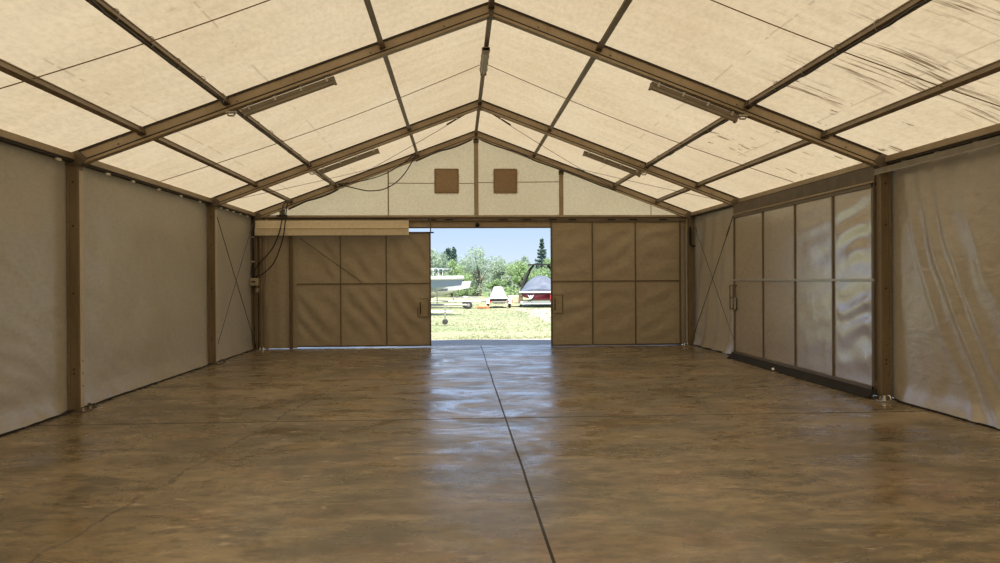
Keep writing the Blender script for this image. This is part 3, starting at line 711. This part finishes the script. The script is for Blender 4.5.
# corner posts of the gable beside the doors
for x0, x1, lab, m_ in ((-4.87, -4.80, 'narrow brown corner upright behind the junction box', 'post'), (-4.74, -4.69, 'thin tan upright next to the corner, valance side', 'alu'), (-4.21, -4.15, 'tall thin upright framing the closed door half', 'dframe'), (4.84, 4.88, 'thin tan upright in the side-door corner', 'alu')):
    o = MB().prism(((x0+x1)/2, YC-.055, .0), ((x0+x1)/2, YC-.055, 2.925), [(-(x1-x0)/2,-.03),((x1-x0)/2,-.03),((x1-x0)/2,.02),((x1-x0)/4,.03),(-(x1-x0)/4,.03),(-(x1-x0)/2,.02)], (0,-1,0)).build('corner_upright', M[m_]); tag(o, lab, 'upright', 'thin gable uprights')

# ratchets and anchors at the post feet
def ratchet(x, y, label, s_=1, m_='chrome'):
    root = thing('anchor_ratchet', (x, y, 0), label, 'anchor', 'floor anchors')
    MB().box(x-.10, x+.10, y-.07, y+.07, .0, .012).build('plate', M['galv'], root, bevel=.003)
    MB().lathe((x-.03*s_, y, .012), (0,0,1), [(0,.03),(.02,.03),(.022,.018),(.06,.018)], 10).build('bolt', M[m_], root, smooth=False)
    MB().tube([(x+.03*s_, y-.04, .012), (x+.03*s_, y-.02, .07), (x+.03*s_, y+.02, .07), (x+.03*s_, y+.04, .012)], .011, 8).build('shackle', M[m_], root, smooth=True)
ratchet(HW-.12, YA-.17, 'shiny steel floor anchor at the front post foot by the rubber flap')
ratchet(HW-.26, YC-.35, 'shiny steel floor anchor in the side-door gable corner')
ratchet(-HW+.24, YC-.33, 'shiny steel floor anchor in the junction box corner', -1)
ratchet(-HW+.15, YA+.13, 'dull steel floor anchor at the front post foot, plain wall side', -1, 'darkalu')
ratchet(-HW+.17, YB+.14, 'dull steel floor anchor at the middle post foot, plain wall side', -1, 'darkalu')

# junction box, conduit, switch in the corner
root = thing('junction_box', (-4.93, YC-.18, 1.4), 'grey electrical junction box on the corner post with two cables', 'junction box')
MB().box(-5.03, -4.85, YC-.28, YC-.12, 1.43, 1.60).build('body', M['box'], root, bevel=.012)
MB().box(-5.01, -4.87, YC-.292, YC-.28, 1.45, 1.58).build('cover', M['box'], root, bevel=.006)
MB().box(-4.985, -4.90, YC-.298, YC-.290, 1.50, 1.535).build('window', M['groove'], root)
MB().lathe((-4.90, YC-.18, 1.60), (0,0,1), [(0,.016),(.03,.016),(.035,.010)], 8).build('gland', M['black'], root); MB().lathe((-4.97, YC-.18, 1.60), (0,0,1), [(0,.016),(.03,.016),(.035,.010)], 8).build('gland', M['black'], root)
o = MB().box(-4.93, -4.86, YC-.16, YC-.09, 1.28, 1.38).build('wall_switch', M['box'], bevel=.008); tag(o, 'small grey switch box just below the junction box', 'switch')
root = thing('conduit', (-4.98, YC-.15, 1.63), 'dark vertical conduit above the junction box with pale clips', 'conduit')
MB().tube([(-4.98, YC-.15, 1.62), (-4.98, YC-.15, 2.4), (-4.98, YC-.15, 2.96)], .022, 8).build('pipe', M['cable'], root, smooth=True)
mb = MB()
for z_ in (1.95, 2.5): mb.box(-5.03, -4.95, YC-.18, YC-.12, z_, z_+.03)
split(mb, 'clip', M['galv'], root, bevel=.003)
o = MB().tube([(-4.98, YC-.15, 1.43), (-4.98, YC-.14, .9), (-4.97, YC-.14, .2), (-4.95, YC-.14, .05)], .010, 6).build('lower_cable', M['cable'], smooth=True); tag(o, 'thin dark cable running down the corner below the junction box', 'cable')

# hanging cables on the gable
def spline(pts, n=8):
    P = [Vector(p) for p in pts]; out = []
    for i in range(len(P)-1):
        p0, p1, p2, p3 = P[max(i-1,0)], P[i], P[i+1], P[min(i+2,len(P)-1)]
        for k in range(n):
            f_ = k/n; out.append(.5*((2*p1) + (p2-p0)*f_ + (2*p0-5*p1+4*p2-p3)*f_*f_ + (3*p1-p0-3*p2+p3)*f_**3))
    return out + [P[-1]]
def cab(pts, r, label, name='hanging_cable', y=YC-.15):
    o = MB().tube(spline([(a_, y if len(rest) == 1 else rest[1], rest[0]) for a_, *rest in pts]), r, 8).build(name, M['cable'], smooth=True)
    return tag(o, label, 'cable')
cab([(-1.36,4.40),(-1.45,4.2),(-1.62,3.93),(-1.83,3.72),(-2.1,3.58),(-2.40,3.545),(-2.62,3.58),(-2.85,3.635),(-3.10,3.70)], .012, 'black cable looping low between the gable rafter joints')
cab([(-1.37,4.42),(-1.6,4.20),(-2.05,3.93),(-2.57,3.77),(-3.1,3.70)], .011, 'black cable hanging just under the gable rafter, above the low loop')
cab([(-4.20,3.30),(-4.30,3.19),(-4.32,2.9),(-4.40,2.55),(-4.56,2.22),(-4.80,1.95),(-4.92,1.78),(-4.93,1.62)], .014, 'black cable dropping to the junction box, inner curve', y=YC-.25)
cab([(-4.15,3.33),(-4.21,3.19),(-4.25,2.8),(-4.31,2.44),(-4.49,1.96),(-4.73,1.70),(-4.85,1.66),(-4.90,1.62)], .014, 'black cable dropping to the junction box, outer curve', y=YC-.265)
pts = [(x_, roof_z(x_) - .20 - .03*abs(sin(x_*4.1)) - .02*fbm(x_*2, 0, 0, 2)) for x_ in [-4.2, -4.0, -3.8, -3.6, -3.4, -3.25, -3.1]]
cab(pts, .020, 'thick cable bundle strapped under the gable rafter near the corner')
pts = [(x_, roof_z(x_) - .17 - .05*abs(sin(x_*3.3)) - .02*fbm(x_*2, 4, 0, 2)) for x_ in [-1.36, -1.1, -.85, -.6, -.35, -.1]]
cab(pts, .018, 'cable bundle strapped under the gable rafter next to the apex, valance side')
pts = [(x_, roof_z(x_) - .16 - .05*abs(sin(x_*2.6+.6)) - .02*fbm(x_*2, 8, 0, 2)) for x_ in [.1, .4, .7, 1.0, 1.3, 1.6, 1.9, 2.3, 2.8, 3.2]]
cab(pts, .015, 'loose black cable running down the gable rafter over the darker vent')
cab([(-3.35,3.62,YC-.2),(-3.22,3.655,YC-.5),(-3.2,3.63,YB+1.4),(-3.2,3.62,YB+.1)], .012, 'black cable under the second purlin of the gable bay')

# dark lever bar hanging in the side-door corner
root = thing('lever_bar', (HW-.07, YC-.12, 2.3), 'dark ratchet lever hanging in the side-door gable corner', 'lever')
MB().box(HW-.10, HW-.06, YC-.16, YC-.12, 2.32, 2.72).build('bar', M['black'], root, bevel=.005)
MB().tube([(HW-.08, YC-.14, 2.33), (HW-.02, YC-.16, 2.27), (HW+.02, YC-.17, 2.29)], .02, 8).build('hook', M['black'], root, smooth=True)

# ------------------------------------------------------------------ yard: trailers and boats
def wheel(parent, x, y, r=.21, w=.16, axis=(1,0,0)):
    a_ = Vector(axis).normalized(); c_ = Vector((x, y, r-.04)) - a_*w/2
    wo = MB().lathe(c_, a_, [(0,r*.62),(.01,r*.88),(.03,r),(w-.03,r),(w-.01,r*.88),(w,r*.62)], 20).build('wheel', M['tyre'], parent, smooth=False)
    MB().lathe(c_ - a_*.005, a_, [(0,r*.25),(.012,r*.55),(w-.002,r*.55),(w+.01,r*.25)], 14).build('hub', M['galv'], wo)
def boat_hull(parent, origin, heading, L, B, H, z0, mats, rise=.45, fine=.5, ns=18):
    """lofted V hull: t=0 stern, t=1 bow; heading = unit vector towards the bow"""
    o_ = Vector(origin); h_ = Vector(heading).normalized(); s_ = Vector((h_.y, -h_.x, 0))
    def st(t_):
        b_ = B/2*(1 - max(0, (t_-.35)/.65)**2.2)*(0.92 + .08*min(1, t_*3)); sh = z0 + H + rise*t_**2
        kz = z0 + (H+rise)*.90*max(0, (t_-.35)/.65)**2.2; ch = z0 + H*.42 + (rise+H*.35)*max(0, t_-.2)**1.8
        return b_, sh, kz, min(ch, sh-.08)
    secs = []
    for i in range(ns+1):
        t_ = i/ns; b_, sh, kz, ch = st(t_); b_ = max(b_, .015)
        c_ = o_ + h_*(L*t_ + (.0))
        prof = [(0, kz, 0), (b_*.45, kz+(ch-kz)*.5, 0), (b_*.84, ch, 0), (b_*.93, ch+(sh-ch)*.45, .0), (b_, sh-.07, 0), (b_*1.02, sh-.03, 0), (b_*.98, sh, 0)]
        rake = .55*max(0, t_-.7)/.3
        secs.append([c_ + s_*a_*sg + h_*rake*(z_-kz)*.5 + Vector((0,0,z_)) for sg in (1,) for a_, z_, _ in prof] +
                    [c_ - s_*a_ + h_*rake*(z_-kz)*.5 + Vector((0,0,z_)) for a_, z_, _ in prof[::-1][:-1]])
    n = len(secs[0]); lower = MB(); upper = MB(); vv = [q for S in secs for q in S]
    lf, uf = [], []
    for i in range(ns):
        for k in range(n-1):
            f_ = (i*n+k, i*n+k+1, (i+1)*n+k+1, (i+1)*n+k)
            (lf if min(k, n-2-k) <= 1 else uf).append(f_) if not (k == 6) else None
        f_ = (i*n+n-1, i*n, (i+1)*n, (i+1)*n+n-1); lf.append(f_)
    uf.append(tuple(range(n)))
    lower.add(vv, lf).build('hull_bottom', mats[1], parent, smooth=True)
    upper.add(vv, uf).build('hull_side', mats[0], parent, smooth=True)
    dk = MB(); dv = []
    for i in range(ns+1):
        a_, c_ = secs[i][6], secs[i][7] if n > 7 else secs[i][6]
        m_ = (a_+c_)/2 + Vector((0,0,.07 if i > ns*.35 else -.02)); dv += [a_, m_, c_]
    dk.add(dv, [(i*3+k, i*3+k+1, (i+1)*3+k+1, (i+1)*3+k) for i in range(ns) for k in range(2)]).build('deck', mats[2], parent, smooth=True)
    return secs, h_, s_
def boat_trailer(c_, h_, L, label, W=1.6, jack=False, z=.42):
    h_ = Vector(h_).normalized(); s_ = Vector((h_.y, -h_.x, 0)); c_ = Vector(c_)
    root = thing('boat_trailer', tuple(c_), label, 'trailer')
    def P(a_, b_, z_): q = c_ + h_*a_ + s_*b_; return (q.x, q.y, z_)
    mb = MB()
    for sg in (-1, 1):
        mb.tube([P(-L*.5, sg*W*.32, z), P(L*.15, sg*W*.32, z), P(L*.42, 0, z-.02)], .05, 6)
        mb.bar(P(-L*.45, sg*W*.22, z+.20), P(L*.12, sg*W*.20, z+.22), .10, .06)
    for a_ in (-L*.48, -L*.15, L*.12): mb.tube([P(a_, -W*.45, z), P(a_, W*.45, z)], .035, 6)
    mb.tube([P(L*.3, 0, z), P(L*.62, 0, z)], .05, 6); mb.build('frame', M['galv'], root)
    for sg in (-1, 1):
        wheel(root, *P(-L*.12, sg*W*.55, 0)[:2], axis=s_)
        mb = MB(); pts = [P(-L*.12 + .36*cos(a_), sg*W*.55, .30 + .32*sin(a_)) for a_ in [pi*k/8 for k in range(9)]]
        for p, q in zip(pts[:-1], pts[1:]): mb.bar(p, q, .22, .015)
        mb.build('fender', M['gel'], root)
    MB().tube([P(L*.38, 0, z), P(L*.38, 0, z+.55), P(L*.35, 0, z+.65)], .03, 6).build('winch_post', M['galv'], root)
    if jack:
        MB().tube([P(L*.55, .08, z+.22), P(L*.55, .08, .12)], .03, 8).build('jack', M['galv'], root)
        a_ = P(L*.55, .08, .09)
        MB().lathe(Vector(a_) - s_*.03, s_, [(0,.06),(.01,.10),(.05,.10),(.06,.06)], 14).build('jack_wheel', M['tyre'], root)
    return root

# A: white and blue-grey powerboat, bow to the right
hA = Vector((1, -.22, 0)).normalized()
oA = Vector((-.03, 33.0, 0)) - hA*6.6
tA = thing('powerboat', tuple(oA), 'big white powerboat with blue-grey flared hull, bow just inside the doorway', 'boat')
sec, h_, s_ = boat_hull(tA, oA, hA, 6.4, 2.5, 1.0, .62, (M['bluehull'], M['bluehull'], M['gel']), .02)
def PA(a_, b_, z_): q = oA + hA*a_ + s_*b_; return (q.x, q.y, z_)
mb = MB()
for sg in (-1, 1): mb.tube([PA(6.2*f_+.2, sg*(1.24*(1-max(0,(f_-.35)/.65)**2.2)+.03), 1.58+.05*f_*f_) for f_ in [i/14 for i in range(15)]], .09, 6)
mb.build('rub_rail', M['gel'], tA, smooth=True)
mb = MB()
mb.add([PA(3.0,-.95,1.66), PA(3.0,.95,1.66), PA(2.7,.8,2.15), PA(2.7,-.8,2.15), PA(2.2,-.98,1.66), PA(2.2,.98,1.66), PA(2.1,.85,2.15), PA(2.1,-.85,2.15)], [(0,1,2,3),(0,3,7,4),(1,5,6,2)])
mb.build('windscreen', M['glass'], tA, solid=.015)
mb = MB()
for sg in (-1, 1):
    mb.tube([PA(3.6, sg*.9, 1.68), PA(3.7, sg*.85, 2.02), PA(4.9, sg*.6, 2.05), PA(5.9, sg*.12, 2.02)], .018, 6)
    for a_, b_ in ((4.3, .74), (4.9, .6), (5.4, .36)): mb.tube([PA(a_, sg*b_, 1.72), PA(a_, sg*b_, 2.04)], .014, 6)
mb.build('pulpit_rail', M['chrome'], tA, smooth=True)
boat_trailer(PA(3.1, 0, 0), hA, 5.6, 'galvanised trailer under the big white powerboat', 1.9)
# B: smaller white cuddy boat behind
hB = Vector((1, -.12, 0)).normalized(); oB = Vector((.35, 42, 0)) - hB*5.4
tB = thing('cuddy_boat', tuple(oB), 'smaller pale boat with dark side window behind the big powerboat bow', 'boat')
sec, h_, s_ = boat_hull(tB, oB, hB, 5.3, 2.1, .72, .45, (M['gel'], M['gel'], M['gel']), .22)
def PB(a_, b_, z_): q = oB + hB*a_ + s_*b_; return (q.x, q.y, z_)
mb = MB(); mb.add([PB(2.2,-.8,1.15),PB(4.1,-.55,1.22),PB(3.6,-.5,1.62),PB(2.2,-.7,1.68),PB(2.2,.8,1.15),PB(4.1,.55,1.22),PB(3.6,.5,1.62),PB(2.2,.7,1.68)], [(0,1,2,3),(7,6,5,4),(3,2,6,7),(1,5,6,2),(0,3,7,4)])
mb.build('cabin', M['gel'], tB, bevel=.03)
mb = MB(); mb.add([PB(3.45,.925,1.02),PB(4.15,.80,1.05),PB(4.1,.80,.93),PB(3.5,.90,.90)], [(0,1,2,3)]); split(mb, 'side_window', M['glass'], tB, solid=.02)
mb = MB(); mb.add([PB(2.3,.82,1.25),PB(3.8,.62,1.30),PB(3.5,.56,1.50),PB(2.3,.74,1.55)], [(0,1,2,3)]); mb.build('cabin_window', M['glass'], tB, solid=.02)
boat_trailer(PB(2.6, 0, 0), hB, 4.6, 'galvanised trailer under the smaller pale boat', 1.7, z=.32)
# empty trailer frames with jack
boat_trailer((-2.75, 26, 0), (1, -.05, 0), 3.4, 'pale trailer drawbar with jack wheel poking into the doorway view', 1.3, True, .42)
boat_trailer((.35, 41, 0), (1, .1, 0), 2.6, 'low white empty trailer between the boats and the covered jet ski', 1.3, False, .36)
o = MB().tube([(.55,39.5,.06),(.75,39.5,.10),(1.0,39.5,.10),(1.2,39.5,.05)], [.05,.11,.11,.05], 10).build('float_buoy', M['orange'], smooth=True); tag(o, 'faded orange float lying in front of the empty trailer', 'buoy')
# jet ski under a pale cover, on its own trailer
jx, jy = 1.80, 42.0
tJ = thing('covered_jet_ski', (jx, jy, .3), 'small watercraft under a pale grey cover, seen from behind', 'watercraft')
def jcov(u, v):
    L_ = -1.3 + 2.6*v; top = .98 + .14*math.exp(-((L_+.1)/.6)**2) - .30*max(0, L_)**1.5*.5
    wv = 1 - .25*max(0, L_); h_ = min(1, min(u, 1-u)/.38); f_ = (min(u, 1-u)-.38)/.12 if h_ >= 1 else 0
    w_ = .52 - .28*(h_**.75) if h_ < 1 else .24*(1 - f_)
    return (jx + (w_ if u > .5 else -w_)*wv, jy + L_, .48 + (top - .48)*h_ + .02*f_)
mb = MB().grid(jcov, 18, 16); n0 = len(mb.v); mb.add([jcov(i/18, 0) for i in range(19)], [tuple(range(19))]); mb.add([jcov(i/18, 1) for i in range(19)], [tuple(range(19))])
mb.build('cover', M['covergrey'], tJ, smooth=False)
mb = MB(); mb.add([(jx-.5,jy-1.2,.50),(jx+.5,jy-1.2,.50),(jx+.32,jy-1.2,.22),(jx-.32,jy-1.2,.22),(jx-.35,jy+1.5,.55),(jx+.35,jy+1.5,.55),(jx+.1,jy+1.2,.3),(jx-.1,jy+1.2,.3)], [(0,1,2,3),(7,6,5,4),(0,3,7,4),(1,5,6,2),(3,2,6,7),(0,4,5,1)])
mb.build('hull', M['black'], tJ, bevel=.03)
tR = thing('jet_ski_trailer', (jx, jy-.3, 0), 'narrow two-wheel trailer under the covered watercraft', 'trailer')
MB().bar((jx-.62,jy-.9,.28),(jx+.62,jy-.9,.28),.07,.07).build('axle', M['galv'], tR)
mb = MB(); mb.bar((jx-.25,jy-1.3,.30),(jx-.25,jy+1.2,.30),.07,.07); mb.bar((jx+.25,jy-1.3,.30),(jx+.25,jy+1.2,.30),.07,.07); mb.bar((jx,jy+.9,.30),(jx,jy+2.4,.30),.07,.07); mb.bar((jx-.55,jy-1.32,.32),(jx+.55,jy-1.32,.32),.05,.08); mb.build('frame', M['galv'], tR)
for sg in (-1, 1):
    wheel(tR, jx+sg*.60, jy-.9, .22, .13)
    mb = MB(); pts = [(jx+sg*.60, jy-.9+.28*cos(a_), .22+.27*sin(a_)) for a_ in [pi*k/8 for k in range(9)]]
    for p, q in zip(pts[:-1], pts[1:]): mb.bar(p, q, .19, .015)
    mb.build('fender', M['gel'], tR)
    MB().box(jx+sg*.50-.05, jx+sg*.50+.05, jy-1.36, jy-1.33, .30, .38).build('tail_lamp', M['redlight'], tR)
# low tan cart
tC = thing('utility_cart', (2.85, 43, 0), 'low tan cart with a red lamp beside the wakeboard boat', 'cart')
MB().box(2.44, 3.26, 42.5, 43.7, .18, .60).build('tray', M['tan'], tC, bevel=.04); wheel(tC, 2.5, 43.1, .17, .1); wheel(tC, 3.2, 43.1, .17, .1)
MB().box(2.52, 2.66, 42.46, 42.5, .26, .36).build('tail_lamp', M['redlight'], tC); MB().tube([(2.6,43.7,.35),(2.75,44.6,.4)], .03, 6).build('drawbar', M['galv'], tC)
# wakeboard boat from behind
wx, wy = 4.22, 42.0
hW = Vector((.12, 1, 0)).normalized(); oW = Vector((wx, wy, 0))
tW = thing('wakeboard_boat', (wx, wy, 0), 'wakeboard boat with navy cover, tower arch and dark red stern', 'boat')
sec, h_, s_ = boat_hull(tW, oW, hW, 6.2, 2.4, .42, .34, (M['redhull'], M['black'], M['gel']), .3)
def PW_(a_, b_, z_): q = oW + hW*a_ + s_*b_; return (q.x, q.y, z_)
mb = MB(); mb.tube([PW_(-.02, b_, .80) for b_ in (-1.2, -.6, 0, .6, 1.2)], .05, 8)
for sg in (-1, 1): mb.tube([PW_(0, sg*1.18, .80), PW_(2, sg*1.24, .82), PW_(4, sg*1.05, .92)], .045, 8)
mb.build('gunwale', M['gel'], tW, smooth=True)
def wcov(u, v):
    a_ = -.02 + 5.4*v; b_ = -1.2 + 2.4*u; pk = .80 + (.88*math.exp(-((a_-1.7)/1.2)**2) + .08)*(1 - abs(2*u-1)**2.2) + .02*sin(8*u*pi)*sin(3*v*pi)
    return PW_(a_, b_*(1 - max(0, (v-.4)/.6)**2.2*.9), max(.82, pk + .25*max(0, v-.3)))
mb = MB().grid(wcov, 20, 20); mb.add([PW_(-.02, -1.2 + 2.4*i/20, .80) for i in range(21)] + [wcov(i/20, 0) for i in range(21)], [(i, i+1, 22+i, 21+i) for i in range(20)])
mb.build('cover', M['navy'], tW, smooth=True)
mb = MB()
for sg in (-1, 1):
    mb.tube([PW_(1.0, sg*1.12, .85), PW_(1.2, sg*1.05, 1.30), PW_(1.7, sg*.72, 2.0), PW_(1.9, sg*.42, 2.36)], [.09,.08,.07,.07], 8)
    mb.tube([PW_(2.6, sg*1.12, .9), PW_(2.0, sg*.5, 2.32)], .04, 8)
mb.bar(PW_(1.75, -.75, 2.39), PW_(1.75, .75, 2.41), .50, .07)
mb.build('tower', M['black'], tW, bevel=.0)
# transom emblem: pale winged badge
mb = MB(); cz = .56
mb.add([PW_(-.045, b_, z_) for b_, z_ in ((-.55-.18,cz+.12),(-.55-.05,cz+.02),(-.55,cz+.10),(-.55+.05,cz+.02),(-.55+.18,cz+.12),(-.55+.09,cz-.08),(-.55,cz-.13),(-.55-.09,cz-.08))], [(0,1,7),(1,2,3,5,6,7),(3,4,5)])
mb.build('emblem', M['gel'], tW, solid=.01)
MB().bar(PW_(-.25, -1.0, .36), PW_(-.25, 1.0, .36), .45, .05).build('swim_platform', M['black'], tW, bevel=.01)
tX = thing('wakeboard_trailer', (wx, wy, 0), 'white bumper trailer with red lamps under the wakeboard boat', 'trailer')
mb = MB(); mb.bar(PW_(-.35, -1.12, .22), PW_(-.35, 1.12, .22), .12, .16); mb.build('bumper', M['gel'], tX, bevel=.01)
mb = MB()
for sg in (-1, 1): mb.bar(PW_(-.3, sg*.7, .26), PW_(5.0, sg*.6, .26), .1, .1)
mb.bar(PW_(4.8, -.6, .26), PW_(4.8, .6, .26), .1, .1); mb.bar(PW_(4.8, 0, .26), PW_(7.2, 0, .30), .1, .1); mb.build('frame', M['galv'], tX)
for sg in (1,):
    MB().box(*(lambda q: (q[0]-.09, q[0]+.09, q[1]-.05, q[1]-.01, .30, .66))(PW_(-.38, sg*.62, 0))).build('tail_lamp', M['redlight'], tX)
    for a_ in (1.3, 2.1): wheel(tX, *PW_(a_, sg*1.12, 0)[:2], .30, .2)
    MB().bar(PW_(.8, sg*1.12, .64), PW_(2.6, sg*1.12, .64), .24, .03).build('fender', M['gel'], tX)

# ------------------------------------------------------------------ trees
def blob_tree(name, x, y, h, w, mat, label, seed, n=9500, leaf=.15, blobs=None, willow=True):
    r_ = random.Random(seed); root = thing(name, (x, y, -.05), label, 'tree')
    tr = MB(); tr.tube([(x, y, -.1), (x+.1, y, h*.3), (x-.05, y, h*.55)], [.16, .12, .05], 8)
    bl = []
    for i in range(blobs or 16):
        a_ = r_.uniform(0, 2*pi); q = r_.random()**.6; zz = h*r_.uniform(.08, .84)
        ww = w*.5*sin(pi*min(.95, max(.12, (zz/h)*.8+.12)))
        bl.append((x + ww*q*cos(a_), y + ww*q*sin(a_), zz, r_.uniform(.13, .24)*min(w, h), r_.uniform(.12, .20)*h))
        tr.tube([(x, y, zz*.35), (x + ww*q*cos(a_)*.5, y + ww*q*sin(a_)*.5, zz*.75), (bl[-1][0], bl[-1][1], zz)], [.05, .03, .012], 5)
    bl.append((x, y, h*.86, .13*w, .14*h))
    for k in range(5): bl.append((x + w*.45*cos(k*1.26), y + w*.45*sin(k*1.26), h*.16, w*.26, h*.16))
    tr.build('trunk', M['bark'], root)
    lf = MB()
    for i in range(n):
        bx, by, bz, br, bh = r_.choice(bl)
        d_ = Vector((r_.gauss(0,1), r_.gauss(0,1), r_.gauss(0,1))).normalized()*r_.uniform(.55, 1.08)
        p = Vector((bx + d_.x*br, by + d_.y*br, max(.05, bz + d_.z*bh)))
        ax = Vector((r_.gauss(0,1), r_.gauss(0,1), r_.gauss(0,1.0) - (.9 if willow else 0))).normalized(); sd = ax.orthogonal().normalized()
        sd = (Matrix.Rotation(r_.uniform(0, pi), 3, ax) @ sd); l_ = leaf*r_.uniform(.7, 1.5); wv = l_*(.22 if willow else .38)
        lf.add([p - ax*l_*.5, p + sd*wv, p + ax*l_*.5, p - sd*wv], [(0,1,2,3)])
    lf.build('foliage', mat, root)
    return root
W, G_, D = M['willow'], M['green'], M['deep']
def pine(x, y, h, w, label, seed, n=6500):
    r_ = random.Random(seed); root = thing('pine_tree', (x, y, -.05), label, 'tree')
    MB().tube([(x, y, -.1), (x, y, h*.5), (x, y, h*.98)], [.17, .1, .02], 8).build('trunk', M['bark'], root)
    lf = MB()
    tiers = 15
    for i in range(n):
        k = int(r_.random()**1.25*tiers); zt = h*(.12 + .88*k/tiers); R = w*.5*(1 - k/tiers)**.85*(.75+.35*((k*7) % 3)/2)
        nb = 7; b_ = r_.randrange(nb); a_ = b_*2*pi/nb + k*.8 + r_.gauss(0, .12); q = r_.random()
        p = Vector((x + R*q*cos(a_), y + R*q*sin(a_), zt - .10*q*R + r_.gauss(0, .06) + .12*q*q))
        ax = Vector((cos(a_)+r_.gauss(0,.5), sin(a_)+r_.gauss(0,.5), r_.gauss(.1,.5))).normalized(); sd = ax.orthogonal().normalized(); sd = Matrix.Rotation(r_.uniform(0,pi), 3, ax) @ sd
        l_ = .22*r_.uniform(.7,1.3); lf.add([p - ax*l_*.5, p + sd*l_*.25, p + ax*l_*.5, p - sd*l_*.25], [(0,1,2,3)])
    lf.build('foliage', D, root)
blob_tree('willow_tree', -2.9, 74, 4.6, 3.6, W, 'pale willow at the doorway edge behind the big powerboat', 1)
blob_tree('willow_tree', -1.0, 70, 3.4, 3.0, G_, 'low leafy willow behind the powerboat bow', 2)
blob_tree('leafy_tree', -1.5, 79, 4.9, 2.2, D, 'darker tree top showing behind the pale willows', 3, leaf=.22, willow=False)
blob_tree('willow_tree', 1.6, 72, 4.7, 4.4, W, 'tallest pale willow in the middle of the doorway view', 4, n=8000)
blob_tree('willow_tree', .2, 75, 3.6, 2.4, W, 'pale willow filling the dip beside the tallest willow', 5)
blob_tree('willow_tree', 3.7, 71, 3.5, 3.0, W, 'pale willow behind the covered watercraft', 6)
blob_tree('leafy_bush', 5.3, 68, 3.2, 3.0, G_, 'bright green bush behind the utility cart', 7)
blob_tree('willow_tree', 6.2, 74, 3.9, 2.8, W, 'pale willow behind the wakeboard tower', 8)
blob_tree('leafy_bush', 7.9, 69, 3.5, 3.4, G_, 'bright green bush in front of the pine', 9)
blob_tree('willow_tree', 10.3, 74, 4.4, 3.6, W, 'pale willow beside the pine, past the doorway edge', 10)
blob_tree('leafy_bush', 3.0, 66, 1.6, 2.2, G_, 'low bright shrub beneath the pale willows', 12, n=2500)
blob_tree('leafy_bush', -5.6, 72, 4.2, 3.6, G_, 'green bush hidden past the closed door half', 13)
blob_tree('willow_tree', -9.0, 74, 4.6, 4.0, W, 'pale willow hidden far past the closed door half', 14)
blob_tree('leafy_bush', 13.5, 72, 4.0, 3.8, G_, 'green bush hidden past the open door half', 15)
blob_tree('leafy_tree', -2.2, 85, 3.9, 4.6, G_, 'dull green tree in the far row above the powerboat deck', 21, leaf=.2)
blob_tree('leafy_tree', 2.4, 86, 4.0, 4.8, W, 'pale tree in the far row beneath the tallest willow top', 22, leaf=.2)
blob_tree('leafy_tree', 6.6, 85, 3.6, 5.0, G_, 'bright green tree in the far row behind the wakeboard boat', 23, leaf=.2)
pine(8.35, 78, 5.9, 2.6, 'dark conical pine standing above the pale willows', 11)
for o in bpy.data.objects:
    if '_w' in o: del o['_w']
